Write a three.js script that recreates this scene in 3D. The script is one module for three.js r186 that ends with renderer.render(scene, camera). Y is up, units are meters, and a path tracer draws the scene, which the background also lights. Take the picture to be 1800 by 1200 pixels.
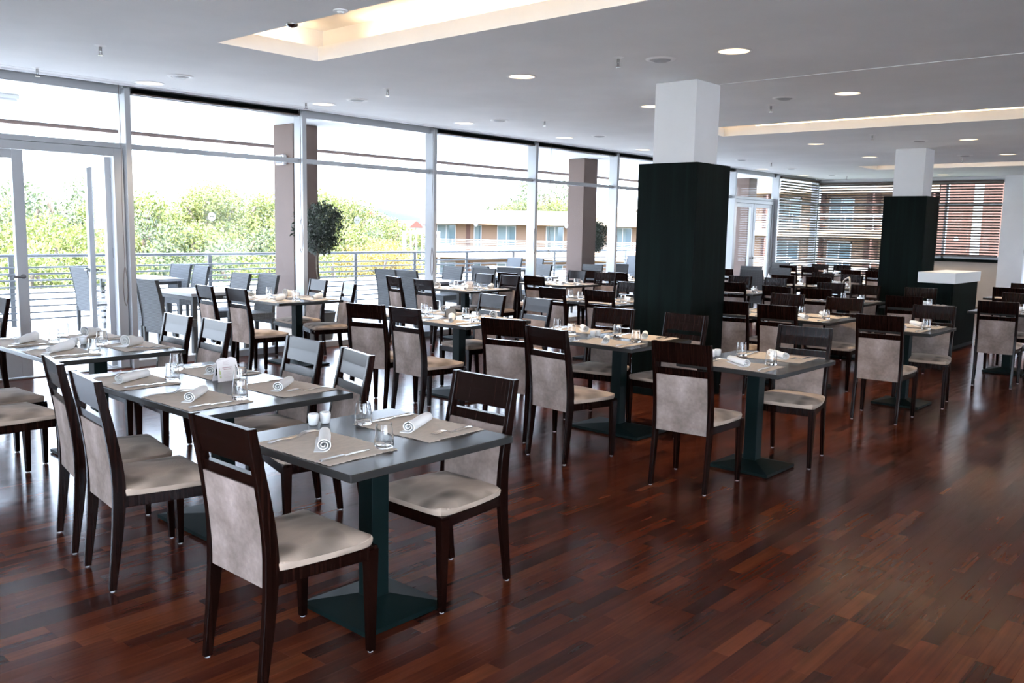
import * as THREE from 'three';
import { RoundedBoxGeometry } from 'three/addons/geometries/RoundedBoxGeometry.js';
import { mergeGeometries } from 'three/addons/utils/BufferGeometryUtils.js';
import { RectAreaLightUniformsLib } from 'three/addons/lights/RectAreaLightUniformsLib.js';
RectAreaLightUniformsLib.init();

// ---------- camera ----------
const scene = new THREE.Scene();
const camera = new THREE.PerspectiveCamera(2 * Math.atan(600 / 1539.6) * 180 / Math.PI, 1.5, 0.05, 3000);
{
  const pitch = 7.344 * Math.PI / 180, roll = 1.125 * Math.PI / 180, yaw = 41.605 * Math.PI / 180;
  // camera axes (right, down, forward) of the world axes X, Y, Z
  const rot = (v) => {
    let [x, y, z] = v;
    [y, z] = [y * Math.cos(pitch) - z * Math.sin(pitch), y * Math.sin(pitch) + z * Math.cos(pitch)];
    [x, y] = [x * Math.cos(roll) - y * Math.sin(roll), x * Math.sin(roll) + y * Math.cos(roll)];
    return [x, y, z];
  };
  const X = rot([Math.sin(yaw), 0, Math.cos(yaw)]), Y = rot([0, -1, 0]), Z = rot([Math.cos(yaw), 0, -Math.sin(yaw)]);
  const right = new THREE.Vector3(X[0], Y[0], Z[0]), up = new THREE.Vector3(-X[1], -Y[1], -Z[1]), back = new THREE.Vector3(-X[2], -Y[2], -Z[2]);
  camera.quaternion.setFromRotationMatrix(new THREE.Matrix4().makeBasis(right, up, back));
  camera.position.set(0, 1.6, 0);
}
scene.add(camera);

// ---------- light ----------
const SKY = 4.2, SUN = 11, LAMP = 5, COVE = 2.4, EXPOSURE = 3.25;
{
  const w = 64, h = 32, d = new Float32Array(w * h * 4);
  for (let j = 0; j < h; j++) for (let i = 0; i < w; i++) {
    const el = Math.max(0, ((j + 0.5) / h - 0.5) * 2), t = Math.pow(el, 0.5), o = (j * w + i) * 4;
    d[o] = SKY * (0.87 - 0.42 * t); d[o + 1] = SKY * (0.99 - 0.34 * t); d[o + 2] = SKY * (1.13 - 0.13 * t); d[o + 3] = 1;
  }
  const sky = new THREE.DataTexture(d, w, h, THREE.RGBAFormat, THREE.FloatType);
  sky.mapping = THREE.EquirectangularReflectionMapping; sky.magFilter = sky.minFilter = THREE.LinearFilter; sky.needsUpdate = true;
  scene.background = sky; scene.environment = sky;
}
const sun = new THREE.DirectionalLight(0xfff8ee, SUN);
sun.position.set(-55, 78, 36); sun.target.position.set(0, 0, 0); sun.name = 'sun';
sun.castShadow = true; sun.shadow.mapSize.set(4096, 4096);
Object.assign(sun.shadow.camera, { left: -90, right: 90, top: 90, bottom: -90, near: 1, far: 300 });
scene.add(sun, sun.target);
const renderer = new THREE.WebGLRenderer({ antialias: true });
renderer.toneMapping = THREE.LinearToneMapping;
renderer.toneMappingExposure = EXPOSURE;
renderer.shadowMap.enabled = true;

// ---------- helpers ----------
let seed = 20240611;
const rnd = () => { seed = (seed + 0x6D2B79F5) | 0; let t = Math.imul(seed ^ (seed >>> 15), 1 | seed); t = (t + Math.imul(t ^ (t >>> 7), 61 | t)) ^ t; return ((t ^ (t >>> 14)) >>> 0) / 4294967296; };
const rr = (a, b) => a + (b - a) * rnd();
const R = (d) => d * Math.PI / 180;
const used = {};
function numbered(n) { used[n] = (used[n] ?? -1) + 1; return used[n] ? n + '_' + String(used[n]).padStart(3, '0') : n; }
function shade(o) { o.castShadow = o.receiveShadow = true; return o; }
function part(name, geo, mat, parent) {           // a mesh under its thing
  const m = shade(new THREE.Mesh(geo, mat)); m.name = name; parent.add(m); return m;
}
function tag(o, label, category, group) { o.userData.label = label; o.userData.category = category; if (group) o.userData.group = group; return o; }
function thing(name, label, category, pos = [0, 0, 0], turn = 0, group) {
  const o = new THREE.Group(); o.name = numbered(name); o.position.set(...pos); o.rotation.y = turn; scene.add(o);
  return tag(o, label, category, group);
}
function solo(name, geo, mat, label, category, pos = [0, 0, 0], turn = 0, group) {
  const o = shade(new THREE.Mesh(geo, mat)); o.name = numbered(name); o.position.set(...pos); o.rotation.y = turn; scene.add(o);
  return tag(o, label, category, group);
}
function copy(proto, label, pos, turn = 0, group) {
  const o = proto.clone(); o.name = numbered(proto.userData.base); o.position.set(...pos); o.rotation.y = turn;
  o.userData = { label, category: proto.userData.category }; if (group) o.userData.group = group;
  scene.add(o); return o;
}
function struct(name) { const o = new THREE.Group(); o.name = name; o.userData.kind = 'structure'; scene.add(o); return o; }
// a box given by its two corners, uv in metres
function uvBox(g) {
  const p = g.attributes.position, n = g.attributes.normal, uv = new Float32Array(p.count * 2);
  for (let i = 0; i < p.count; i++) {
    const ax = Math.abs(n.getX(i)), ay = Math.abs(n.getY(i)), az = Math.abs(n.getZ(i));
    if (ay >= ax && ay >= az) { uv[2 * i] = p.getX(i); uv[2 * i + 1] = p.getZ(i); }
    else if (ax >= az) { uv[2 * i] = p.getZ(i); uv[2 * i + 1] = p.getY(i); }
    else { uv[2 * i] = p.getX(i); uv[2 * i + 1] = p.getY(i); }
  }
  g.setAttribute('uv', new THREE.BufferAttribute(uv, 2)); return g;
}
function bx(x0, x1, y0, y1, z0, z1) {
  const g = new THREE.BoxGeometry(Math.abs(x1 - x0), Math.abs(y1 - y0), Math.abs(z1 - z0));
  g.translate((x0 + x1) / 2, (y0 + y1) / 2, (z0 + z1) / 2); return uvBox(g);
}
function rbx(x0, x1, y0, y1, z0, z1, r = 0.004, s = 2) {
  const g = new RoundedBoxGeometry(Math.abs(x1 - x0), Math.abs(y1 - y0), Math.abs(z1 - z0), s, r);
  g.translate((x0 + x1) / 2, (y0 + y1) / 2, (z0 + z1) / 2); return uvBox(g);
}
function cyl(r0, r1, h, n = 16, y = 0) { const g = new THREE.CylinderGeometry(r1, r0, h, n); g.translate(0, y + h / 2, 0); return g; }
function clean(gs) { return mergeGeometries(gs.map((g) => { const q = g.index ? g.toNonIndexed() : g.clone(); for (const k of Object.keys(q.attributes)) if (!['position', 'normal', 'uv'].includes(k)) q.deleteAttribute(k); return q; })); }
function tube(pts, r, seg = 24, n = 6, closed = false) { return new THREE.TubeGeometry(new THREE.CatmullRomCurve3(pts.map((p) => new THREE.Vector3(...p)), closed), seg, r, n, closed); }
// extrude a closed outline (in x, y) along z, centred
function prism(pts, depth, bevel = 0, holes = []) {
  const s = new THREE.Shape(pts.map((p) => new THREE.Vector2(...p)));
  for (const h of holes) s.holes.push(new THREE.Path(h.map((p) => new THREE.Vector2(...p))));
  const g = new THREE.ExtrudeGeometry(s, { depth: depth - 2 * bevel, bevelEnabled: bevel > 0, bevelSize: bevel, bevelThickness: bevel, bevelOffset: -bevel, bevelSegments: 2, curveSegments: 10 });
  g.translate(0, 0, -(depth - 2 * bevel) / 2); return uvBox(g);
}
// ---------- textures ----------
function dataTex(w, h, f, srgb = true) {
  const d = new Uint8Array(w * h * 4);
  for (let j = 0; j < h; j++) for (let i = 0; i < w; i++) { const c = f(i / w, j / h, i, j), o = (j * w + i) * 4; for (let k = 0; k < 3; k++) d[o + k] = Math.max(0, Math.min(255, Math.round(c[k] * 255))); d[o + 3] = 255; }
  const t = new THREE.DataTexture(d, w, h, THREE.RGBAFormat); t.wrapS = t.wrapT = THREE.RepeatWrapping; t.magFilter = THREE.LinearFilter; t.minFilter = THREE.LinearMipmapLinearFilter; t.generateMipmaps = true;
  if (srgb) t.colorSpace = THREE.SRGBColorSpace; t.needsUpdate = true; return t;
}
const lattice = new Float32Array(65536).map(() => rnd());
function noise(x, y, px, py) {                       // periodic value noise
  const xi = Math.floor(x), yi = Math.floor(y), fx = x - xi, fy = y - yi, s = (t) => t * t * (3 - 2 * t);
  const L = (a, b) => lattice[((((a % px) + px) % px) & 255) + 256 * ((((b % py) + py) % py) & 255)];
  const u = s(fx), v = s(fy);
  return (L(xi, yi) * (1 - u) + L(xi + 1, yi) * u) * (1 - v) + (L(xi, yi + 1) * (1 - u) + L(xi + 1, yi + 1) * u) * v;
}
const fbm = (u, v, n, m, oct = 4) => { let a = 0, w = 0.5, s = 0; for (let o = 0; o < oct; o++) { a += w * noise(u * n, v * m, n, m); s += w; w *= 0.55; n *= 2; m *= 2; } return a / s; };
const grey = (v) => [v, v, v];
const T = {
  floor: dataTex(512, 512, (u, v) => { const f = fbm(u, v, 3, 96, 3), g = fbm(u, v, 8, 12, 3), k = 0.80 + 0.22 * (f - 0.5) + 0.16 * (g - 0.5); return grey(k); }),
  floorRough: dataTex(256, 256, (u, v) => grey(0.75 + 0.5 * (fbm(u, v, 4, 48, 3) - 0.5)), false),
  wood: dataTex(256, 256, (u, v) => grey(0.6 + 0.7 * (fbm(u, v, 40, 3, 3) - 0.2))),
  suede: dataTex(256, 256, (u, v) => { const a = fbm(u, v, 4, 4, 3), b = fbm(u, v, 40, 40, 2), k = 0.8 + 0.32 * (a - 0.5) + 0.12 * (b - 0.5); return [k, k * (0.985 + 0.02 * a), k * (0.95 + 0.06 * a)]; }),
  suedeSeat: dataTex(256, 256, (u, v) => { const a = fbm(u, v, 3, 5, 3), st = Math.max(0, fbm(u + 0.3, v, 4, 4, 2) - 0.5) * 1.1, k = 0.84 + 0.25 * (a - 0.5) - st * 0.9; return [k, k * 0.985, k * 0.96]; }),
  suedeBump: dataTex(128, 128, (u, v) => grey(fbm(u, v, 32, 32, 2)), false),
  plaster: dataTex(256, 256, (u, v) => grey(0.94 + 0.06 * fbm(u, v, 5, 5, 4))),
  weave: dataTex(64, 64, (u, v, i, j) => { const a = Math.floor(i / 8), b = Math.floor(j / 8), e = (a + b) % 2, x = (i % 8) / 8 - 0.44, y = (j % 8) / 8 - 0.44; return grey(0.42 + 0.5 * (e ? 1 - 2.2 * x * x * 2 : 1 - 2.2 * y * y * 2) - ((i % 8 === 7 || j % 8 === 7) ? 0.35 : 0)); }),
  paper: dataTex(128, 128, (u, v) => grey(0.92 + 0.09 * fbm(u, v, 12, 30, 3))),
  stone: dataTex(128, 128, (u, v) => grey(0.9 + 0.12 * fbm(u, v, 6, 6, 4))),
  facade: dataTex(128, 128, (u, v) => grey(0.93 + 0.08 * fbm(u, v, 5, 9, 4))),
  bark: dataTex(64, 128, (u, v) => grey(0.6 + 0.5 * fbm(u, v, 12, 6, 3))),
};
const rep = (t, x, y) => { const c = t.clone(); c.repeat.set(x, y); c.needsUpdate = true; return c; };
const S = (o) => new THREE.MeshStandardMaterial(o), P = (o) => new THREE.MeshPhysicalMaterial(o);
const lin = (r, g, b) => new THREE.Color().setRGB(r, g, b);
const M = {
  white: S({ color: lin(0.82, 0.81, 0.81), roughness: 0.75, map: rep(T.plaster, 0.4, 0.4) }),
  pillarPaint: S({ color: lin(0.74, 0.72, 0.72), roughness: 0.75, map: rep(T.plaster, 0.4, 0.4) }),
  ceiling: S({ color: lin(0.88, 0.885, 0.89), roughness: 0.8, map: rep(T.plaster, 0.3, 0.3) }),
  soffit: S({ color: lin(0.82, 0.82, 0.82), roughness: 0.85 }),
  alu: S({ color: lin(0.42, 0.43, 0.45), roughness: 0.4, metalness: 0.25 }),
  aluDark: S({ color: lin(0.16, 0.165, 0.17), roughness: 0.5, metalness: 0.4 }),
  gasket: S({ color: lin(0.012, 0.012, 0.013), roughness: 0.7 }),
  glass: P({ color: 0xffffff, roughness: 0, transmission: 1, thickness: 0, ior: 1.5, specularIntensity: 0.12 }),
  tumbler: P({ color: 0xffffff, roughness: 0, transmission: 1, thickness: 0.003, ior: 1.48 }),
  clad: P({ color: lin(0.0028, 0.0078, 0.0068), roughness: 0.55, specularIntensity: 0.12, map: rep(T.wood, 0.7, 0.5) }),
  wood: P({ color: lin(0.013, 0.0042, 0.0028), roughness: 0.2, map: rep(T.wood, 3, 1), specularIntensity: 0.3 }),
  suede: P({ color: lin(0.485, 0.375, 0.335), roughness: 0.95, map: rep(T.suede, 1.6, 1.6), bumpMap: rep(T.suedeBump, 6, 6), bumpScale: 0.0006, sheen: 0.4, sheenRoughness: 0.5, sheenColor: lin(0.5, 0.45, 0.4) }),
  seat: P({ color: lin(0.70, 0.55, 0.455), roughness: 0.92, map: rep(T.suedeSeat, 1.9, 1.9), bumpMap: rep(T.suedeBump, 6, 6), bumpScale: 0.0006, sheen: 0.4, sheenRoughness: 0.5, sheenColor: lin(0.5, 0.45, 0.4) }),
  glide: S({ color: lin(0.4, 0.4, 0.4), roughness: 0.4 }),
  tabletop: P({ color: lin(0.028, 0.027, 0.026), roughness: 0.26, specularIntensity: 0.65 }),
  iron: P({ color: lin(0.0022, 0.0085, 0.0082), roughness: 0.5, specularIntensity: 0.28 }),
  mat: S({ color: lin(0.68, 0.58, 0.49), roughness: 0.95, map: rep(T.paper, 3, 3), side: THREE.DoubleSide }),
  napkin: S({ color: lin(0.92, 0.91, 0.90), roughness: 0.95, side: THREE.DoubleSide }),
  steel: S({ color: lin(0.72, 0.72, 0.73), roughness: 0.22, metalness: 1 }),
  china: P({ color: lin(0.8, 0.79, 0.78), roughness: 0.25, clearcoat: 0.6, clearcoatRoughness: 0.1 }),
  weave: S({ color: lin(0.20, 0.205, 0.215), roughness: 0.7, map: rep(T.weave, 9, 9), bumpMap: rep(T.weave, 9, 9), bumpScale: 0.002 }),
  wickerFrame: S({ color: lin(0.05, 0.05, 0.052), roughness: 0.6 }),
  terraceTop: S({ color: lin(0.33, 0.34, 0.36), roughness: 0.35 }),
  tile: S({ color: lin(0.68, 0.67, 0.65), roughness: 0.45, map: rep(T.stone, 1.1, 1.1) }),
  grout: S({ color: lin(0.33, 0.32, 0.31), roughness: 0.9 }),
  roofing: S({ color: lin(0.72, 0.72, 0.71), roughness: 0.9, map: rep(T.stone, 0.2, 0.2) }),
  column: S({ color: lin(0.15, 0.10, 0.082), roughness: 0.7, map: rep(T.facade, 0.5, 0.5) }),
  rail: S({ color: lin(0.17, 0.175, 0.18), roughness: 0.45, metalness: 0.2 }),
  blind: S({ color: lin(0.075, 0.05, 0.04), roughness: 0.5 }),
  cord: S({ color: lin(0.12, 0.09, 0.08), roughness: 0.8 }),
  lampGlow: S({ color: lin(0.9, 0.85, 0.75), emissive: lin(1, 0.76, 0.46), emissiveIntensity: 0.7, roughness: 0.4 }),
  terraceGlow: S({ color: lin(0.9, 0.85, 0.75), emissive: lin(1, 0.85, 0.65), emissiveIntensity: 2.2, roughness: 0.4 }),
  strip: S({ color: lin(0.9, 0.8, 0.6), emissive: lin(1, 0.72, 0.42), emissiveIntensity: 3 }),
  fitting: S({ color: lin(0.88, 0.88, 0.88), roughness: 0.5 }),
  vent: S({ color: lin(0.42, 0.42, 0.43), roughness: 0.5 }),
  chrome: S({ color: lin(0.35, 0.34, 0.33), roughness: 0.25, metalness: 1 }),
  sticker: P({ color: lin(0.9, 0.9, 0.9), roughness: 1, transmission: 0.6, thickness: 0 }),
  red: S({ color: lin(0.5, 0.02, 0.03), roughness: 0.5 }),
  doorPaint: S({ color: lin(0.25, 0.22, 0.2), roughness: 0.5 }),
  beige: S({ color: lin(0.50, 0.42, 0.35), roughness: 0.8, map: rep(T.plaster, 0.4, 0.4) }),
  counterTop: S({ color: lin(0.75, 0.75, 0.74), roughness: 0.35 }),
  bark: S({ color: lin(0.19, 0.15, 0.115), roughness: 0.95, map: rep(T.bark, 4, 4) }),
  pot: S({ color: lin(0.08, 0.075, 0.07), roughness: 0.6 }),
  soil: S({ color: lin(0.05, 0.035, 0.025), roughness: 1 }),
  leaf: P({ color: 0xffffff, roughness: 0.8, vertexColors: true, side: THREE.DoubleSide, transmission: 0.4, thickness: 0 }),
  cream: S({ color: lin(0.36, 0.27, 0.19), roughness: 0.85, map: rep(T.facade, 0.2, 0.2) }),
  facadeBeige: S({ color: lin(0.19, 0.12, 0.078), roughness: 0.85, map: rep(T.facade, 0.2, 0.2) }),
  facadeBrown: S({ color: lin(0.085, 0.04, 0.03), roughness: 0.85, map: rep(T.facade, 0.2, 0.2) }),
  facadeWhite: S({ color: lin(0.36, 0.36, 0.37), roughness: 0.8 }),
  darkGlass: S({ color: lin(0.10, 0.14, 0.16), roughness: 0.08, metalness: 0.1 }),
  curtain: S({ color: lin(0.12, 0.155, 0.16), roughness: 0.7 }),
  ground: S({ color: lin(0.07, 0.085, 0.035), roughness: 1 }),
  hill: S({ color: lin(0.017, 0.027, 0.027), roughness: 1 }),
  roofTile: S({ color: lin(0.12, 0.035, 0.022), roughness: 0.9 }),
};

// ---------- room dimensions ----------
const H = 3.0, GZ = -9.5, BX = 22.5, X0 = -4, Z1 = 3.5;   // ceiling height, glass wall z, back wall x
const BAYS = [-0.1, 2.15, 4.4, 6.62, 8.86, 11.13, 13.42, 15.68, 17.95, 20.1, 22.42];

// ---------- floor: parquet strips ----------
{
  const floor = struct('floor');
  part('subfloor', bx(X0 - 0.3, BX + 0.3, -0.25, -0.006, GZ - 0.12, Z1 + 0.2), M.gasket, floor);
  const mats = P({ color: 0xffffff, vertexColors: true, roughness: 0.25, map: T.floor, roughnessMap: T.floorRough, specularIntensity: 0.22 });
  const tones = [[0.062, 0.0135, 0.0062], [0.052, 0.0118, 0.0060], [0.074, 0.0165, 0.0070], [0.040, 0.0098, 0.0056], [0.030, 0.0084, 0.0056], [0.086, 0.0215, 0.0086], [0.056, 0.0125, 0.0060], [0.066, 0.0148, 0.0066], [0.047, 0.0108, 0.0058]];
  const W = 0.07, g2 = 0.00025;
  const stripGeo = (x0, x1, z0, z1, tone) => {
    const t = () => -0.00004 + rnd() * 0.00008, b = -0.0055, y = [t(), t(), t(), t()];
    const p = [], n = [], uv = [], c = [];
    const u0 = rnd() * 8, v0 = rnd() * 8, uo = (x) => u0 + (x - x0) * 0.9, vo = (z) => v0 + (z - z0) * 0.9;
    const q = (A, B, C, D, nn) => { for (const v of [A, B, C, A, C, D]) { p.push(...v); n.push(...nn); uv.push(uo(v[0]), vo(v[2])); c.push(...tone); } };
    const a = [x0, y[0], z0], bb = [x1, y[1], z0], cc = [x1, y[2], z1], d = [x0, y[3], z1];
    const e = new THREE.Vector3(...cc).sub(new THREE.Vector3(...a)), f = new THREE.Vector3(...bb).sub(new THREE.Vector3(...d)), nn = e.cross(f).normalize(); if (nn.y < 0) nn.negate();
    q(a, d, cc, bb, nn.toArray());
    const lo = (v) => [v[0], b, v[2]];
    q(a, bb, lo(bb), lo(a), [0, 0, -1]); q(cc, d, lo(d), lo(cc), [0, 0, 1]); q(bb, cc, lo(cc), lo(bb), [1, 0, 0]); q(d, a, lo(a), lo(d), [-1, 0, 0]);
    return { p, n, uv, c };
  };
  const geo = (s) => { const g = new THREE.BufferGeometry(); g.setAttribute('position', new THREE.Float32BufferAttribute(s.p, 3)); g.setAttribute('normal', new THREE.Float32BufferAttribute(s.n, 3)); g.setAttribute('uv', new THREE.Float32BufferAttribute(s.uv, 2)); g.setAttribute('color', new THREE.Float32BufferAttribute(s.c, 3)); return g; };
  camera.updateMatrixWorld(true); camera.aspect = 1.5; camera.updateProjectionMatrix(); camera.matrixWorldInverse.copy(camera.matrixWorld).invert();
  const list = [];
  let row = 0;
  for (let z = GZ + 0.06; z < Z1; z += W, row++) {
    let x = X0 - rnd() * 0.5;
    while (x < BX) {
      const L = rr(0.32, 0.62), xa = Math.max(X0, x), xb = Math.min(BX, x + L); x += L;
      if (xb - xa < 0.03) continue;
      const k = tones[Math.floor(rnd() * tones.length)], j = rr(0.85, 1.15);
      const c = new THREE.Vector3((xa + xb) / 2, 0, z + W / 2), v = c.clone().applyMatrix4(camera.matrixWorldInverse), s = c.clone().project(camera);
      list.push({ s: stripGeo(xa + g2, xb - g2, z + g2, z + W - g2, k.map((q) => q * j * 2.1)), d: (v.z < -0.3 && Math.abs(s.x) < 1.05 && s.y > -1.05 && s.y < 1) ? -v.z : 1e9 });
    }
  }
  list.sort((a, b) => a.d - b.d);
  list.slice(0, 295).forEach((l) => part('parquet_strip', geo(l.s), mats, floor));
  const all = { p: [], n: [], uv: [], c: [] };
  for (const l of list.slice(295)) for (const k of 'p n uv c'.split(' ')) for (const v of l.s[k]) all[k].push(v);
  const rest = part('parquet_strips', geo(all), mats, floor); rest.userData.kind = 'stuff';
}

// ---------- ceiling with light coves ----------
const COVES = [[3.75, 4.70, -6.48, 1.6], [10.80, 11.85, -6.45, 1.6], [18.35, 19.45, -6.9, 1.6]];
{
  const ce = struct('ceiling');
  const holes = COVES.map(([a, b, c, d]) => [[a, c], [b, c], [b, d], [a, d]]);
  // slab with openings: outline in (x, -z) so that it can lie flat
  const outline = [[X0, GZ + 0.46], [BX, GZ + 0.46], [BX, Z1], [X0, Z1]];
  const s = new THREE.Shape(outline.map(([x, z]) => new THREE.Vector2(x, -z)));
  for (const h of holes) s.holes.push(new THREE.Path(h.map(([x, z]) => new THREE.Vector2(x, -z))));
  const g = new THREE.ExtrudeGeometry(s, { depth: 0.12, bevelEnabled: false }); g.rotateX(-Math.PI / 2); g.translate(0, H, 0);
  part('ceiling_slab', uvBox(g), M.ceiling, ce);
  part('ceiling_joint', bx(7.70, 7.715, H - 0.004, H, -4.28, Z1), M.soffit, ce);
  part('roof_slab', bx(X0 - 0.4, BX + 0.6, 3.36, 3.7, GZ - 0.3, Z1 + 0.3), M.soffit, ce);
  for (const [a, b, c, d] of COVES) {                        // the lit void above each opening
    const e = 0.2, y0 = H + 0.12, y1 = 3.33;
    part('cove_top', bx(a - e, b + e, y1 - 0.02, y1, c - e, d + e), M.white, ce);
    part('cove_side', bx(a - e - 0.02, a - e, y0, y1, c - e, d + e), M.white, ce); part('cove_side', bx(b + e, b + e + 0.02, y0, y1, c - e, d + e), M.white, ce);
    part('cove_side', bx(a - e, b + e, y0, y1, c - e - 0.02, c - e), M.white, ce); part('cove_side', bx(a - e, b + e, y0, y1, d + e, d + e + 0.02), M.white, ce);
  }
  const where = ['nearest ceiling recess', 'middle ceiling recess', 'farthest ceiling recess'];
  COVES.forEach(([a, b, c, d], i) => {
    const y = H + 0.135, run = (x, z, w, l, side) => {
      const t = solo('cove_light', rbx(-w / 2, w / 2, -0.012, 0.006, -l / 2, l / 2, 0.003, 1), M.strip, `warm strip light, ${side}, ${where[i]}`, 'cove light', [x, y, z], 0, 'strip lights in the ceiling recesses');
      const q = new THREE.RectAreaLight(new THREE.Color().setRGB(1, 0.68, 0.38), COVE, w, l); q.position.set(x, y + 0.012, z); q.rotation.x = Math.PI / 2; q.name = 'cove_glow'; scene.add(q); return t;
    };
    const half = (d - c) / 2 - 0.25;
    run(a - 0.12, c + half / 2 + 0.15, 0.05, half, 'window-end half of the entry edge'); run(b + 0.12, c + half / 2 + 0.45, 0.05, half, 'window-end half of the inner edge');
    run(a - 0.12, d - half / 2 - 0.1, 0.05, half, 'wall-end half of the entry edge'); run(b + 0.12, d - half / 2 + 0.05, 0.05, half, 'wall-end half of the inner edge');
    run((a + b) / 2, c - 0.12, (b - a) * 0.9, 0.05, 'short window end');
  });
}
// two small fittings on the lip of the nearest recess
solo('ceiling_spotlight', new THREE.SphereGeometry(0.045, 14, 8, 0, 6.3, Math.PI / 2, Math.PI / 2).scale(1, 0.6, 1), M.chrome, 'small round metal sensor under the lip of the nearest ceiling recess', 'sensor', [3.735, H, -5.45]);
solo('access_plate', clean([cyl(0.05, 0.05, 0.008, 20, -0.008), cyl(0.02, 0.025, 0.012, 12, -0.02)]), M.fitting, 'pale round plate beside the nearest ceiling recess', 'plate', [3.70, H, -4.85]);

// ---------- walls ----------
{
  const wl = struct('wall_left');          // end wall behind the camera: glazed like the terrace side
  part('wall_panel', bx(X0 - 0.2, X0, 0, 0.5, GZ, Z1), M.white, wl); part('wall_panel', bx(X0 - 0.2, X0, 2.9, 3.4, GZ, Z1), M.white, wl);
  for (let k = 0; k < 6; k++) { const z = GZ + (Z1 - GZ) * k / 5; part('mullion', bx(X0 - 0.2, X0, 0.5, 2.9, z - 0.06, z + 0.06), M.alu, wl); }
  for (let k = 0; k < 5; k++) { const z = GZ + (Z1 - GZ) * k / 5; if (k > 1 && k < 4) part('pane', bx(X0 - 0.11, X0 - 0.09, 0.5, 2.9, z + 0.06, z + 2.54), M.glass, wl); else part('wall_panel', bx(X0 - 0.2, X0, 0.5, 2.9, z + 0.06, z + 2.54), M.white, wl); }
  const wf = struct('wall_front'); part('wall_panel', bx(X0 - 0.2, -0.16, 0, 3.4, GZ - 0.12, GZ + 0.14), M.white, wf);
  const wr = struct('wall_right'); part('wall_panel', bx(X0, BX, 0, 0.35, Z1, Z1 + 0.2), M.white, wr); part('wall_panel', bx(X0, BX, 2.9, 3.4, Z1, Z1 + 0.2), M.white, wr); part('wall_panel', bx(14, BX, 0.35, 2.9, Z1, Z1 + 0.2), M.white, wr);
  for (let x = X0; x <= 14; x += 2.25) { part('mullion', bx(x - 0.05, x + 0.05, 0.35, 2.9, Z1 + 0.02, Z1 + 0.16), M.alu, wr); const solid = x > 1 && Math.abs(x - 12.0) > 1.2; part(solid ? 'wall_panel' : 'pane', solid ? bx(x + 0.05, x + 2.2, 0.35, 2.9, Z1, Z1 + 0.2) : bx(x + 0.05, x + 2.2, 0.35, 2.9, Z1 + 0.08, Z1 + 0.09), solid ? M.white : M.glass, wr); }
  const bt = struct('balcony_floor'); part('balcony_slab', bx(X0 - 3, BX, -0.4, -0.1, Z1 + 0.2, Z1 + 9), M.roofing, bt); part('canopy', bx(X0 - 0.4, BX, 3.05, 3.4, Z1 + 0.2, Z1 + 3.6), M.soffit, bt);
  const wb = struct('wall_back');
  part('wall_panel', bx(BX, BX + 0.25, 0, 3.4, -4.4, Z1 + 0.2), M.white, wb);
  part('wall_panel', bx(BX, BX + 0.25, 2.94, 3.4, GZ, -4.4), M.white, wb);
  part('pier', bx(BX - 0.22, BX + 0.25, 0, 3.0, -5.06, -4.56), M.white, wb);
  part('parapet', bx(BX - 0.02, BX + 0.2, 0, 1.03, -7.28, -5.06), M.beige, wb);
  part('sill', rbx(BX - 0.08, BX + 0.2, 1.03, 1.10, -7.28, -5.06, 0.008), M.clad, wb);
  const d3 = struct('door_3'); d3.position.set(BX - 0.03, 0, -4.3);
  part('door_frame', bx(-0.02, 0.03, 0, 2.2, -0.08, 1.05), M.beige, d3); part('door_leaf', rbx(-0.04, 0, 0.01, 2.1, 0, 0.95, 0.004), M.doorPaint, d3);
  const hd = part('door_handle', clean([new THREE.CylinderGeometry(0.028, 0.028, 0.02, 16).rotateZ(Math.PI / 2).translate(-0.05, 1.02, 0.09), new THREE.CapsuleGeometry(0.012, 0.11, 4, 8).rotateX(Math.PI / 2).translate(-0.085, 1.02, 0.14)]), M.gasket, d3);
}

// ---------- window wall ----------
const windowBox = (o, name, x0, x1, y0, y1, z0 = GZ - 0.04, z1 = GZ + 0.04, m = M.alu) => part(name, rbx(x0, x1, y0, y1, z0, z1, 0.004, 1), m, o);
const DOORS = { 1: 1, 8: 2 };
for (let k = 0; k + 1 < BAYS.length; k++) {
  const a = BAYS[k], b = BAYS[k + 1], o = struct('window_' + (k + 1)), zi = GZ + 0.06;
  windowBox(o, 'mullion', b - 0.062, b, 0, 2.99, GZ - 0.06, zi + 0.06);
  if (!k) windowBox(o, 'mullion', a - 0.06, a, 0, 2.99, GZ - 0.06, zi + 0.06);
  windowBox(o, 'head', a, b - 0.062, 2.93, 3.36);
  windowBox(o, 'transom', a, b - 0.062, 2.365, 2.42);
  part('pane', bx(a, b - 0.062, 2.42, 2.93, GZ - 0.008, GZ + 0.004), M.glass, o);
  if (!DOORS[k]) {
    windowBox(o, 'sill', a, b - 0.062, 0, 0.075, GZ - 0.06, GZ + 0.07);
    part('pane', bx(a, b - 0.062, 0.075, 2.365, GZ - 0.008, GZ + 0.004), M.glass, o);
  } else windowBox(o, 'threshold', a, b - 0.062, 0, 0.012, GZ - 0.09, GZ + 0.06, M.aluDark);
}
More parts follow.
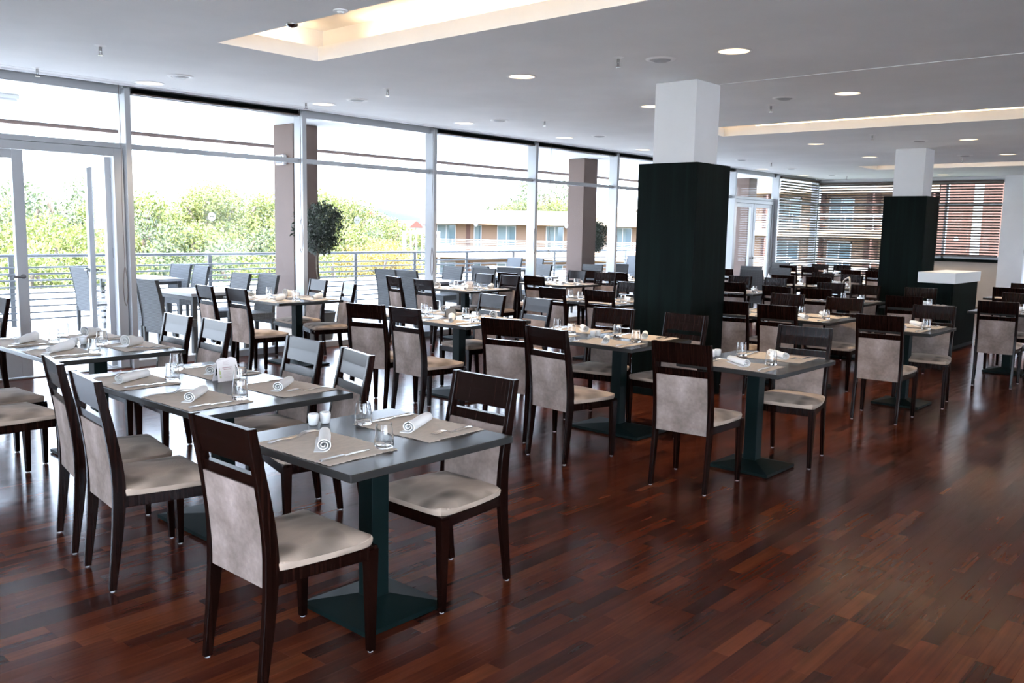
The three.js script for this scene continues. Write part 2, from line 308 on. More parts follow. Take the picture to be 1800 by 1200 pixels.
// double doors
function leaf(o, w, hinge) {             // a door leaf from x = 0 (hinge) to x = w
  const g = (x0, x1, y0, y1) => rbx(x0, x1, y0, y1, -0.03, 0.03, 0.004, 1);
  part('stile', g(0, 0.105, 0.02, 2.275), M.alu, o); part('stile', g(w - 0.105, w, 0.02, 2.275), M.alu, o);
  part('top_rail', g(0.105, w - 0.105, 2.19, 2.275), M.alu, o); part('bottom_rail', g(0.105, w - 0.105, 0.02, 0.32), M.alu, o);
  part('pane', bx(0.105, w - 0.105, 0.32, 2.19, -0.006, 0.006), M.glass, o);
  for (const y of [0.3, 1.2, 2.05]) part('hinge', cyl(0.014, 0.014, 0.11, 10, y).translate(-0.012, 0, 0.035), M.aluDark, o);
  const lever = (s) => clean([new THREE.CylinderGeometry(0.024, 0.024, 0.014, 14).rotateX(Math.PI / 2).translate(w - 0.052, 1.03, s * 0.037), new THREE.CapsuleGeometry(0.011, 0.1, 4, 8).rotateZ(Math.PI / 2).translate(w - 0.1, 1.03, s * 0.075), new THREE.CylinderGeometry(0.009, 0.009, 0.05, 8).rotateX(Math.PI / 2).translate(w - 0.052, 1.03, s * 0.055)]);
  part('handle', lever(1), M.aluDark, o); part('handle', lever(-1), M.aluDark, o);
}
function doorFrame(n, a, b) {
  const o = struct('door_' + n);
  const j = (nm, x0, x1, y0, y1) => part(nm, rbx(x0, x1, y0, y1, GZ - 0.05, GZ + 0.05, 0.004, 1), M.alu, o);
  j('jamb', a, a + 0.1, 0.012, 2.36); j('jamb', b - 0.1, b, 0.012, 2.36); j('door_head', a + 0.1, b - 0.1, 2.28, 2.36);
  return o;
}
{
  const d1 = doorFrame(1, 2.16, 4.33), l1 = new THREE.Group(); l1.name = 'door_leaf'; l1.position.set(2.265, 0, GZ); d1.add(l1); leaf(l1, 1.08);
  const open = thing('door_leaf', 'open aluminium framed glass door leaf swung out onto the terrace', 'door', [4.21, 0, GZ - 0.06], 0);
  leaf(open, 0.9); open.rotation.y = R(80);
  part('sticker', rbx(0.83, 0.87, 1.86, 1.95, 0.0295, 0.0315, 0.0005, 1), M.sticker, open); part('sticker', rbx(0.83, 0.87, 1.82, 1.86, 0.0295, 0.0317, 0.0005, 1), M.red, open);
  const d2 = doorFrame(2, 17.96, 20.03), l2 = new THREE.Group(); l2.name = 'door_leaf'; l2.position.set(18.06, 0, GZ); d2.add(l2); leaf(l2, 0.92);
  const l3 = new THREE.Group(); l3.name = 'door_leaf'; l3.position.set(19.93, 0, GZ); l3.rotation.y = Math.PI; d2.add(l3); leaf(l3, 0.92);
}
// back wall windows
for (const [n, z0, z1, y0] of [[14, GZ + 0.06, -7.32, 0], [15, -7.26, -5.06, 1.10]]) {
  const o = struct('window_' + n), g = (nm, ya, yb, za, zb, d = 0.05) => part(nm, rbx(BX + 0.03, BX + 0.03 + d * 2, ya, yb, za, zb, 0.004, 1), M.alu, o);
  g('mullion', 0, 2.94, z0 - 0.06, z0); if (n === 15) { g('mullion', 1.1, 2.94, -6.35, -6.29); }
  g('head', 2.86, 2.94, z0, z1); g('transom', 2.34, 2.40, z0, z1); g('sill', y0, y0 + 0.07, z0, z1);
  part('pane', bx(BX + 0.07, BX + 0.08, 2.40, 2.86, z0, z1), M.glass, o); part('pane', bx(BX + 0.07, BX + 0.08, y0 + 0.07, 2.34, z0, z1), M.glass, o);
}
{ const o = struct('trim_1'); part('corner_post', rbx(22.36, 22.56, 0, 3.0, GZ - 0.06, GZ + 0.12, 0.01, 2), M.alu, o); }

// ---------- air grilles and blinds above the glass ----------
const ORD = ['first', 'second', 'third', 'fourth', 'fifth', 'sixth', 'seventh', 'eighth', 'ninth', 'tenth'];
for (let k = 0; k < BAYS.length - 1; k++) {
  const a = BAYS[k], b = BAYS[k + 1], n = k === 1 ? 'over the open door' : k === 0 ? 'before the open door' : `over the ${ORD[k - 2]} window bay after the open door`;
  const t = thing('air_grille', `white linear air grille ${n}`, 'air grille', [a, H, GZ + 0.2], 0, 'air grilles along the glass wall'), w = b - a - 0.004;
  part('frame', clean([bx(0, w, 0, 0.03, -0.02, 0.075), bx(0, w, 0, 0.03, 0.175, 0.247), bx(0, 0.09, 0, 0.03, 0.075, 0.175), bx(w - 0.02, w, 0, 0.03, 0.075, 0.175)]), M.white, t);
  part('vane', bx(0.09, w - 0.02, 0.002, 0.03, 0.095, 0.118), M.white, t); part('vane', bx(0.09, w - 0.02, 0.002, 0.03, 0.134, 0.157), M.white, t);
  part('duct', bx(0.0, w, 0.03, 0.12, -0.06, 0.247), M.aluDark, t);
  if ([2, 4, 5, 6, 7].includes(k)) {                       // raised blinds
    const r = thing('raised_blind', `raised dark venetian blind ${n}`, 'blind', [a + 0.03, 2.935, GZ + 0.09], 0, 'raised venetian blinds along the glass wall');
    for (let i = 0; i < 4; i++) part('slat', bx(0, w - 0.12, 0.018 + i * 0.010, 0.0215 + i * 0.010, -0.03, 0.03), M.clad, r);
    part('bottom_bar', rbx(0, w - 0.12, 0, 0.016, -0.028, 0.028, 0.004, 1), M.blind, r);
    part('head_box', bx(0, w - 0.12, 0.058, 0.062, -0.035, 0.035), M.gasket, r);
  }
}
function blind(label, n, len, y0, y1, place) {
  const b = thing('venetian_blind', label, 'blind'); place(b);
  const pitch = 0.0635, slat = new THREE.BoxGeometry(len, 0.004, 0.05).rotateX(R(-40));
  part('head_rail', rbx(-len / 2, len / 2, y1 - 0.05, y1, -0.03, 0.03, 0.004, 1), M.blind, b);
  for (let y = y0 + 0.03; y < y1 - 0.06; y += pitch) { const m = part('slat', slat, M.blind, b); m.position.y = y; }
  part('bottom_rail', rbx(-len / 2, len / 2, y0 - 0.01, y0 + 0.012, -0.025, 0.025, 0.004, 1), M.blind, b);
  for (const s of [-0.42, 0, 0.42]) part('ladder_cord', new THREE.CylinderGeometry(0.0018, 0.0018, y1 - y0, 5).translate(s * len, (y0 + y1) / 2, 0.027), M.cord, b);
}
blind('lowered dark venetian blind on the glass wall between door and corner', 0, 2.2, 0.15, 2.96, (b) => b.position.set(21.24, 0, GZ + 0.12));
blind('lowered dark venetian blind on the back wall between corner post and far pillar', 0, 2.05, 0.15, 2.92, (b) => { b.position.set(BX - 0.03, 0, -8.38); b.rotation.y = -Math.PI / 2; });
blind('lowered dark venetian blind on the back wall above the beige parapet', 0, 2.1, 1.16, 2.92, (b) => { b.position.set(BX - 0.03, 0, -6.17); b.rotation.y = -Math.PI / 2; });
// blind cords
for (const [x, y0, y1, where] of [[4.24, 0.7, 3.0, 'beside the open door'], [6.47, 1.25, 3.0, 'at the mullion before the potted tree'], [8.70, 0.9, 3.0, 'left of the flat roofed hotel wing'], [10.98, 1.2, 3.0, 'at the mullion in front of the hotel wing'], [11.35, 1.15, 3.0, 'just past the mullion in front of the hotel wing'], [13.3, 1.1, 3.0, 'beside the second terrace column']]) {
  const t = thing('blind_cord', `looped dark blind cord ${where}`, 'cord', [x, 0, GZ + 0.2]);
  part('cord', tube([[0, y1, 0], [0.006, (y0 + y1) / 2 + 0.4, 0], [-0.004, (y0 + y1) / 2, 0], [0, y0 + 0.42, 0]], 0.003, 24, 5), M.cord, t);
  part('loop', tube([[0, y0 + 0.42, 0], [0.022, y0 + 0.25, 0], [0.016, y0 + 0.05, 0], [0, y0, 0], [-0.016, y0 + 0.05, 0], [-0.02, y0 + 0.25, 0]], 0.004, 30, 5, true), M.cord, t);
}
// round stickers on the glass
{
  const r = 0.052, s = new THREE.Shape().absarc(0, 0, r, 0, Math.PI * 2);
  const hole = (pts) => { const p = new THREE.Path(); p.moveTo(...pts[0]); for (const q of pts.slice(1)) p.quadraticCurveTo(...q); s.holes.push(p); };
  hole([[-0.022, 0.007], [0, -0.004, 0.022, 0.007], [0.026, 0, 0.022, -0.009], [0, 0.002, -0.022, -0.009], [-0.026, 0, -0.022, 0.007]]);
  for (const e of [1, -1]) { hole([[e * 0.034, 0.018], [e * 0.042, 0, e * 0.034, -0.018], [e * 0.036, 0, e * 0.034, 0.018]]); hole([[-0.004, e * 0.034], [0, e * 0.039, 0.004, e * 0.034], [0, e * 0.029, -0.004, e * 0.034]]); }
  const g = new THREE.ExtrudeGeometry(s, { depth: 0.0015, bevelEnabled: false, curveSegments: 24 });
  [[5.37, 1.67, 'before the pine trees'], [7.5, 1.67, 'right of the potted tree'], [9.8, 1.67, 'before the hotel wing windows'], [12.05, 1.67, 'before the second terrace column'], [14.39, 1.67, 'beside the near dark pillar']].forEach(([x, y, w]) =>
    solo('window_sticker', g, M.sticker, `round white safety sticker with a cut-out emblem on the glass ${w}`, 'sticker', [x, y, GZ + 0.0045], 0, 'round stickers on the glass'));
  solo('window_sticker', g, M.sticker, 'round white safety sticker on the back wall glass above the white counter', 'sticker', [BX + 0.066, 1.56, -6.05], -Math.PI / 2, 'round stickers on the glass');
}

// ---------- pillars ----------
function pillar(name, x0, x1, z0, z1, m) {
  const o = struct(name);
  part('shaft', rbx(x0, x1, 0, H, z0, z1, 0.006, 1), M.pillarPaint, o);
  const t = 0.02, h = 2.24, a = x0 - m, b = x1 + m, c = z0 - m, d = z1 + m;
  part('cladding_panel', rbx(a, a + t, 0.0, h, c, d, 0.003, 1), M.clad, o); part('cladding_panel', rbx(b - t, b, 0, h, c, d, 0.003, 1), M.clad, o);
  part('cladding_panel', rbx(a + t, b - t, 0, h, d - t, d, 0.003, 1), M.clad, o); part('cladding_panel', rbx(a + t, b - t, 0, h, c, c + t, 0.003, 1), M.clad, o);
  part('cladding_top', bx(a + t, b - t, h - 0.03, h - 0.005, c + t, d - t), M.clad, o);
}
pillar('pillar', 7.32, 7.76, -4.73, -4.28, 0.095);
pillar('pillar_001', 14.96, 15.40, -5.03, -4.56, 0.1);

// ---------- ceiling fittings ----------
{
  const ring = new THREE.LatheGeometry([[0.118, -0.002], [0.122, -0.006], [0.14, -0.005], [0.143, 0]].map((p) => new THREE.Vector2(...p)), 32);
  const disc = new THREE.LatheGeometry([[0, -0.004], [0.07, -0.0038], [0.12, -0.001]].map((p) => new THREE.Vector2(...p)), 32);
  const spots = [[4.39, -8.91, 'beside the open door'], [6.36, -8.67, 'before the potted tree'], [8.6, -8.58, 'above the pink card table'], [10.79, -8.58, 'near the hotel wing view'], [13.06, -8.64, 'behind the near pillar top'], [6.29, -5.53, 'between first recess and near pillar'], [6.38, -3.42, 'above the near pillar front'], [8.9, -3.5, 'between near pillar and second recess'], [8.62, -5.61, 'half hidden by the near pillar'], [13.98, -3.69, 'above the white topped counter'], [16.73, -3.79, 'past the far pillar'], [13.55, -5.77, 'past the second recess'], [16.25, -5.91, 'left of the far pillar'], [21.55, -6.17, 'before the back wall blinds'], [18.21, -8.93, 'over the closed glass door'], [20.64, -9.04, 'at the window corner']];
  for (const [x, z, w] of spots) {
    const t = thing('downlight', `round warm recessed downlight ${w}`, 'light', [x, H, z], 0, 'round ceiling downlights');
    part('trim_ring', ring, M.fitting, t); part('diffuser', disc, M.lampGlow, t);
    const l = new THREE.SpotLight(new THREE.Color().setRGB(1, 0.78, 0.52), LAMP, 0, R(42), 0.6); l.position.set(x, H - 0.02, z); l.target.position.set(x, 0, z); l.castShadow = true; l.shadow.radius = 5; l.name = 'downlight_beam'; scene.add(l, l.target);
  }
  const vg = new THREE.LatheGeometry([[0, -0.022], [0.055, -0.02], [0.075, -0.012], [0.08, -0.006]].map((p) => new THREE.Vector2(...p)), 28), vr = new THREE.LatheGeometry([[0.082, -0.001], [0.09, -0.012], [0.118, -0.009], [0.125, 0]].map((p) => new THREE.Vector2(...p)), 28);
  [[4.36, -8.23], [6.36, -8.04], [8.61, -7.94], [10.83, -7.95], [6.33, -4.05], [8.84, -4.13], [15.73, -8.15], [18.31, -8.31], [20.6, -8.34], [13.8, -4.31], [16.64, -4.43]].forEach(([x, z], i) => {
    const w = ['above the open door end', 'beside the glass near the potted tree', 'above the pink card table', 'near the second terrace column', 'before the near pillar', 'just right of the near pillar', 'nearest past the near pillar along the glass', 'before the closed glass door', 'by the window corner', 'above the white topped counter', 'just past the far pillar'][i];
    const t = thing('ceiling_vent', `round grey ceiling air valve ${w}`, 'vent', [x, H, z], 0, 'round ceiling air valves'); part('rim', vr, M.fitting, t); part('cone', vg, M.vent, t);
  });
  const esc = new THREE.LatheGeometry([[0.012, -0.012], [0.03, -0.008], [0.048, 0]].map((p) => new THREE.Vector2(...p)), 20), stem = clean([cyl(0.012, 0.012, 0.03, 10, -0.045), bx(-0.012, -0.009, -0.075, -0.04, -0.003, 0.003), bx(0.009, 0.012, -0.075, -0.04, -0.003, 0.003)]), defl = clean([cyl(0.022, 0.022, 0.003, 14, -0.078)]);
  [[3.23, -7.38], [3.32, -8.94], [6.13, -8.69], [6.02, -7.12], [8.93, -7.44], [6.07, -4.29], [9.22, -4.46], [12.64, -4.58], [16.55, -7.93], [21.13, -8.19], [17.21, -4.62]].forEach(([x, z], i) => {
    const w = ['nearest the open door corner', 'against the air grille over the open door', 'against the air grille before the potted tree', 'in line with the first recess end', 'above the pink card table', 'nearest, before the near pillar', 'right of the near pillar', 'between second recess and far pillar', 'before the closed glass door', 'by the window corner', 'past the far pillar'][i];
    const t = thing('sprinkler', `small metal fire sprinkler head ${w}`, 'sprinkler', [x, H, z], 0, 'ceiling sprinkler heads'); part('escutcheon', esc, M.fitting, t); part('stem', stem, M.chrome, t); part('deflector', defl, M.chrome, t);
  });
  // fittings under the terrace soffit
  [[5.3, -11.0], [8.2, -11.6], [9.9, -11.2], [12.3, -11.4], [14.6, -11.4]].forEach(([x, z], i) => {
    const t = thing('terrace_downlight', `faint round downlight in the white terrace ceiling, ${ORD[i]} from the open door`, 'light', [x, H, z], 0, 'downlights in the terrace ceiling'); part('trim_ring', ring, M.fitting, t); part('diffuser', disc, M.terraceGlow, t);
  });
  const tb = thing('ceiling_lamp', 'long white tube lamp under the terrace ceiling above the open door', 'lamp', [3.2, H, -11.1]);
  part('housing', rbx(-0.7, 0.7, -0.05, 0, -0.05, 0.05, 0.01), M.fitting, tb); part('diffuser', rbx(-0.68, 0.68, -0.075, -0.05, -0.04, 0.04, 0.01), M.soffit, tb);
}

// ---------- dining chair ----------
const cx = (y) => { const k = [[0, -0.233], [0.2, -0.206], [0.4, -0.187], [0.5, -0.187], [0.65, -0.206], [0.8, -0.234], [0.93, -0.262]]; for (let i = 1; i < k.length; i++) if (y <= k[i][0]) { const t = (y - k[i - 1][0]) / (k[i][0] - k[i - 1][0]); return k[i - 1][1] + (k[i][1] - k[i - 1][1]) * t; } return k[k.length - 1][1]; };
const smoothX = (y) => (cx(Math.max(0, y - 0.07)) + 2 * cx(y) + cx(Math.min(0.93, y + 0.07))) / 4;
function bladeY(y0, y1, w, n = 12) {     // side outline that follows the back's curve
  const a = [], b = []; for (let i = 0; i <= n; i++) { const y = y0 + (y1 - y0) * i / n, ww = typeof w === 'function' ? w(y) : w; a.push([smoothX(y) + ww / 2, y]); b.unshift([smoothX(y) - ww / 2, y]); } return [...a, ...b];
}
function makeChair() {
  const c = new THREE.Group(); c.userData = { base: 'dining_chair', category: 'chair' };
  const postW = (y) => y < 0.42 ? 0.030 + 0.026 * (y / 0.42) : 0.056 - 0.021 * ((y - 0.42) / 0.51);
  for (const s of [-1, 1]) {
    const l = part('leg', prism(bladeY(0.006, 0.93, postW, 18), 0.025, 0.003).translate(0, 0, s * 0.1825), M.wood, c);
    part('glide', cyl(0.010, 0.010, 0.008, 10).translate(smoothX(0), 0, s * 0.1825), M.glide, l);
    const f = new THREE.CylinderGeometry(0.031, 0.0185, 0.40, 4, 1); f.rotateY(Math.PI / 4); f.translate(0, 0.206, 0);
    const fl = part('leg', uvBox(f.toNonIndexed()), M.wood, c); fl.geometry.computeVertexNormals(); fl.position.set(0.215, 0, s * 0.218);
    part('glide', cyl(0.010, 0.010, 0.008, 10), M.glide, fl);
  }
  part('backrest_rail', prism(bladeY(0.797, 0.928, 0.022), 0.343, 0.003), M.wood, c);
  part('cross_rail', prism(bladeY(0.722, 0.765, 0.026, 4), 0.343, 0.003), M.wood, c);
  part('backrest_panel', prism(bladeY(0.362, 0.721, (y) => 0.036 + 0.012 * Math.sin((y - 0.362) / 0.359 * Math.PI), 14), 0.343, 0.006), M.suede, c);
  // seat frame: trapezoid ring
  const fr = (e) => [[0.236 - e, -0.236 + e * 1.1], [0.236 - e, 0.236 - e * 1.1], [-0.195 + e, 0.188 - e], [-0.195 + e, -0.188 + e]];
  const ring = prism(fr(0), 0.052, 0.003, [fr(0.024).reverse()]); ring.rotateX(-Math.PI / 2); ring.translate(0, 0.393, 0);
  part('seat_frame', uvBox(ring), M.wood, c);
  const g = new THREE.BoxGeometry(2, 2, 2, 14, 4, 14), p = g.attributes.position;
  for (let i = 0; i < p.count; i++) {
    let u = p.getX(i), v = p.getZ(i), y = p.getY(i);
    const q = Math.pow(Math.abs(u), 8) + Math.pow(Math.abs(v), 8), k = q > 1 ? Math.pow(q, -1 / 8) : 1; u *= k; v *= k;
    const edge = 1 - Math.pow(Math.max(Math.abs(u), Math.abs(v)), 6), hw = 0.214 + 0.022 * (u + 1) / 2 - (u < 0 ? 0.02 * -u : 0), bulge = 1 + 0.02 * (1 - y * y);
    const X = 0.022 + 0.218 * u * bulge, Zz = hw * v * bulge, dome = 0.014 * (1 - u * u) * (1 - v * v);
    p.setXYZ(i, X, y > 0 ? 0.443 + (0.018 * Math.sqrt(Math.max(0, edge)) + dome) * y : 0.443 + 0.024 * y, Zz);
  }
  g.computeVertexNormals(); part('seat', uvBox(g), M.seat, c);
  return c;
}
const chairProto = makeChair();
// ---------- tables ----------
function makeTable(t, w, l, off, long) {
  const y = 0.738;
  part('tabletop', rbx(-w / 2, w / 2, y - 0.03, y, -l / 2, l / 2, 0.004, 2), M.tabletop, t);
  const bl = long ? 0.33 : 0.215;
  part('mounting_plate', bx(-0.2, 0.2, y - 0.045, y - 0.03, off - 0.2, off + 0.2), M.iron, t);
  part('pedestal', rbx(-0.045, 0.045, 0.05, y - 0.04, off - 0.045, off + 0.045, 0.004, 1), M.iron, t);
  const v = [], q = (a, b, c, d) => v.push(...a, ...b, ...c, ...a, ...c, ...d), o = [[-0.21, -bl], [-0.21, bl], [0.21, bl], [0.21, -bl]], i = [[-0.05, -0.05], [-0.05, 0.05], [0.05, 0.05], [0.05, -0.05]];
  for (let k = 0; k < 4; k++) {
    const a = o[k], b = o[(k + 1) % 4], c = i[(k + 1) % 4], d = i[k], P3 = (p, yy) => [p[0], yy, p[1] + off];
    q(P3(a, 0.004), P3(b, 0.004), P3(b, 0.024), P3(a, 0.024)); q(P3(a, 0.024), P3(b, 0.024), P3(c, 0.062), P3(d, 0.062));
  }
  q([-0.05, 0.062, -0.05 + off], [-0.05, 0.062, 0.05 + off], [0.05, 0.062, 0.05 + off], [0.05, 0.062, -0.05 + off]);
  const g = new THREE.BufferGeometry(); g.setAttribute('position', new THREE.Float32BufferAttribute(v, 3)); g.computeVertexNormals(); g.setAttribute('uv', new THREE.Float32BufferAttribute(new Float32Array(v.length / 3 * 2), 2));
  const b = part('base', g, M.iron, t);
  for (const [x, z] of o) part('foot', cyl(0.016, 0.016, 0.006, 10).translate(x * 0.88, 0, z * 0.88 + off), M.gasket, b);
}
// ---------- tableware ----------
const proto = {};
{
  const g0 = (name, cat) => { const o = new THREE.Group(); o.userData = { base: name, category: cat }; return o; };
  // paper placemat with a wavy cut edge
  proto.mats = [0, 1, 2].map((k) => {
    const w = 0.335, l = 0.47, pts = [], ph = k * 2.1;
    const wav = (s) => 0.0028 * Math.sin(s * 130 + ph) + 0.0022 * Math.sin(s * 71 + 1 + ph);
    for (let s = 0; s < 1; s += 0.025) pts.push([-w / 2 + w * s, -l / 2 + wav(s)]); for (let s = 0; s < 1; s += 0.02) pts.push([w / 2 + wav(s + 2), -l / 2 + l * s]);
    for (let s = 0; s < 1; s += 0.025) pts.push([w / 2 - w * s, l / 2 + wav(s + 4)]); for (let s = 0; s < 1; s += 0.02) pts.push([-w / 2 + wav(s + 6), l / 2 - l * s]);
    const g = new THREE.ExtrudeGeometry(new THREE.Shape(pts.map((p) => new THREE.Vector2(...p))), { depth: 0.0012, bevelEnabled: false }); g.rotateX(-Math.PI / 2);
    const p = g.attributes.position; for (let i = 0; i < p.count; i++) { const x = p.getX(i), z = p.getZ(i); const e = Math.max(0, Math.abs(x) - w / 2 + 0.02) / 0.02 + Math.max(0, Math.abs(z) - l / 2 + 0.02) / 0.02; p.setY(i, p.getY(i) + 0.0006 + 0.0016 * Math.max(0, Math.sin(x * 41 + z * 33 + ph)) * Math.min(1, e)); }
    g.computeVertexNormals(); const m = shade(new THREE.Mesh(uvBox(g), M.mat)); m.userData = { base: 'placemat', category: 'placemat' }; return m;
  });
  // rolled napkin: a spiral of cloth, loose end trailing
  proto.napkins = [[0.030, 0.245, 0.88, 0.036], [0.032, 0.21, 0.95, 0.062], [0.035, 0.19, 1.1, 0.072]].map(([r, len, sq, tail], k) => {
    const o = g0('napkin', 'napkin'), turns = 2.3, n = 64, out = [], inn = [], th = 0.0032;
    for (let i = 0; i <= n; i++) { const a = i / n * turns * Math.PI * 2, rad = 0.006 + (r - 0.006) * (i / n), c = Math.cos(a - Math.PI * 0.5 - turns * Math.PI * 2), s = Math.sin(a - Math.PI * 0.5 - turns * Math.PI * 2); out.push([c * rad, s * rad * sq]); inn.unshift([c * (rad - th), s * (rad - th) * sq]); }
    out.push([tail, -r * sq + 0.001]); inn.unshift([tail, -r * sq + th]);
    const g = new THREE.ExtrudeGeometry(new THREE.Shape([...out, ...inn].map((p) => new THREE.Vector2(...p))), { depth: len, steps: 10, bevelEnabled: false }); g.translate(0, r * sq, -len / 2);
    const p = g.attributes.position;
    for (let i = 0; i < p.count; i++) { const z = p.getZ(i) / len, x = p.getX(i), y = p.getY(i), f = k === 0 ? 1 - 0.10 * (z + 0.5) + 0.03 * Math.sin(z * 9) : 1 + 0.5 * z * (k === 1 ? 1 : -0.9) + 0.05 * Math.sin(z * 11 + k); p.setX(i, x * f); p.setY(i, y * f); }
    g.computeVertexNormals(); part('cloth', g, M.napkin, o); return o;
  });
  // fork and knife lie along +x
  const flat = (pts, holes = [], d = 0.0022) => { const s = new THREE.Shape(); pts(s); holes.forEach((h) => s.holes.push(h)); const g = new THREE.ExtrudeGeometry(s, { depth: d, bevelEnabled: true, bevelSize: 0.0006, bevelThickness: 0.0006, bevelSegments: 1, curveSegments: 8 }); g.rotateX(-Math.PI / 2); g.translate(0, 0.001, 0); return g; };
  const bend = (g) => { const p = g.attributes.position; for (let i = 0; i < p.count; i++) { const x = p.getX(i); p.setY(i, p.getY(i) + (x > 0.02 ? 0.012 * Math.sin(Math.min(1, (x - 0.02) / 0.05) * Math.PI * 0.75) : 0) + (x < -0.02 ? 0.004 * Math.sin(Math.min(1, (-0.02 - x) / 0.08) * Math.PI) : 0)); } g.computeVertexNormals(); return g; };
  proto.fork = g0('fork', 'fork');
  part('handle', bend(flat((s) => { s.moveTo(-0.1, 0); s.quadraticCurveTo(-0.1, 0.009, -0.085, 0.009); s.quadraticCurveTo(-0.04, 0.006, 0.01, 0.0035); s.quadraticCurveTo(0.03, 0.004, 0.042, 0.011); s.lineTo(0.058, 0.012); s.lineTo(0.058, -0.012); s.lineTo(0.042, -0.011); s.quadraticCurveTo(0.03, -0.004, 0.01, -0.0035); s.quadraticCurveTo(-0.04, -0.006, -0.085, -0.009); s.quadraticCurveTo(-0.1, -0.009, -0.1, 0); })), M.steel, proto.fork);
  for (let i = 0; i < 4; i++) { const y = -0.0105 + i * 0.007; part('tine', bend(flat((s) => { s.moveTo(0.056, y - 0.0016); s.lineTo(0.1, y - 0.0009); s.lineTo(0.1, y + 0.0009); s.lineTo(0.056, y + 0.0016); })), M.steel, proto.fork); }
  proto.knife = g0('knife', 'knife');
  part('handle', flat((s) => { s.moveTo(-0.115, 0); s.quadraticCurveTo(-0.115, 0.009, -0.1, 0.0095); s.quadraticCurveTo(-0.05, 0.0075, -0.005, 0.006); s.lineTo(-0.005, -0.006); s.quadraticCurveTo(-0.05, -0.0075, -0.1, -0.0095); s.quadraticCurveTo(-0.115, -0.009, -0.115, 0); }, [], 0.006), M.steel, proto.knife);
  part('blade', flat((s) => { s.moveTo(-0.006, 0.005); s.quadraticCurveTo(0.05, 0.013, 0.1, 0.009); s.quadraticCurveTo(0.115, 0.005, 0.118, -0.005); s.lineTo(-0.006, -0.006); }), M.steel, proto.knife);
  // tumbler: wider foot, slightly narrowing to the rim, thick base
  const prof = [[0, 0.0], [0.030, 0.0], [0.0365, 0.004], [0.038, 0.012], [0.0372, 0.04], [0.034, 0.075], [0.0312, 0.097], [0.0305, 0.098], [0.0298, 0.097], [0.0325, 0.075], [0.0355, 0.04], [0.0362, 0.018], [0.033, 0.0135], [0, 0.0125]];
  const tg = new THREE.LatheGeometry(prof.map((p) => new THREE.Vector2(...p)), 28); const tm = shade(new THREE.Mesh(tg, M.tumbler)); tm.userData = { base: 'tumbler', category: 'glass' }; proto.tumbler = tm;
  proto.shaker = g0('salt_shaker', 'shaker');
  part('body', new THREE.LatheGeometry([[0, 0], [0.017, 0], [0.020, 0.004], [0.0235, 0.02], [0.0245, 0.04], [0.023, 0.048], [0.0215, 0.05]].map((p) => new THREE.Vector2(...p)), 20), M.china, proto.shaker);
  part('lid', new THREE.LatheGeometry([[0.0215, 0.05], [0.019, 0.047], [0, 0.0465]].map((p) => new THREE.Vector2(...p)), 20), M.china, proto.shaker);
  for (let i = 0; i < 3; i++) part('hole', cyl(0.0014, 0.0014, 0.0006, 6).translate(0.006 * Math.cos(i * 2.1), 0.0467, 0.006 * Math.sin(i * 2.1)), M.gasket, proto.shaker);
}
const cardArt = (() => {
  const c = document.createElement('canvas'); c.width = 256; c.height = 224; const g = c.getContext('2d');
  g.fillStyle = '#efe7e4'; g.fillRect(0, 0, 256, 224); g.fillStyle = '#cdb9b8';
  for (let i = 0; i < 5; i++) g.fillRect(84, 22 + i * 9, 70 - (i % 2) * 18, 2.5);
  g.fillStyle = '#b98f92'; g.fillRect(70, 84, 104, 7); g.fillRect(82, 102, 84, 6); g.fillStyle = '#d9c9c8'; for (let i = 0; i < 8; i++) g.fillRect(72, 124 + i * 9, 96 - (i % 3) * 20, 2.5);
  const bottle = (x, y, col, cap) => { g.fillStyle = col; g.fillRect(x - 9, y + 34, 18, 62); g.beginPath(); g.moveTo(x - 9, y + 36); g.quadraticCurveTo(x - 8, y + 22, x - 3, y + 18); g.lineTo(x + 3, y + 18); g.quadraticCurveTo(x + 8, y + 22, x + 9, y + 36); g.fill(); g.fillRect(x - 3, y, 6, 22); g.fillStyle = cap; g.fillRect(x - 3, y - 4, 6, 12); };
  bottle(36, 92, '#bfc48a', '#8a7d4a'); bottle(218, 74, '#17211c', '#101512'); g.fillStyle = '#d8d2cb'; g.fillRect(28, 150, 16, 18); g.fillStyle = '#7d6a66'; g.fillRect(211, 128, 14, 16);
  const t = new THREE.CanvasTexture(c); t.colorSpace = THREE.SRGBColorSpace; return t;
})();
function menuCard(label, x, z, turn, dark, s = 1) {
  const t = thing('menu_card', label, 'card', [x, 0.739, z], turn);
  const w = 0.13 * s, h = 0.115 * s, top = 0.86, lean = R(14), m = dark ? S({ color: lin(0.30, 0.29, 0.28), roughness: 0.4, metalness: 0.3 }) : S({ map: cardArt, roughness: 0.6 });
  const sh = new THREE.Shape(); sh.moveTo(-w / 2, 0); sh.lineTo(w / 2, 0); sh.lineTo(w / 2 * top, h * 0.94); if (!dark) sh.quadraticCurveTo(w * 0.2, h * 1.16, -w * 0.05, h * 0.98); sh.lineTo(-w / 2 * top, h * 0.94); sh.lineTo(-w / 2, 0);
  const g = new THREE.ExtrudeGeometry(sh, { depth: 0.001, bevelEnabled: false }), p = g.attributes.position, uv = g.attributes.uv; for (let i = 0; i < p.count; i++) uv.setXY(i, p.getX(i) / w + 0.5, p.getY(i) / h);
  const f = part('front_leaf', g, m, t); f.rotation.x = -lean; f.position.z = h * Math.sin(lean);
  const b = part('back_leaf', g, m, t); b.rotation.set(-lean, Math.PI, 0, 'YXZ'); b.position.z = -h * Math.sin(lean);
}
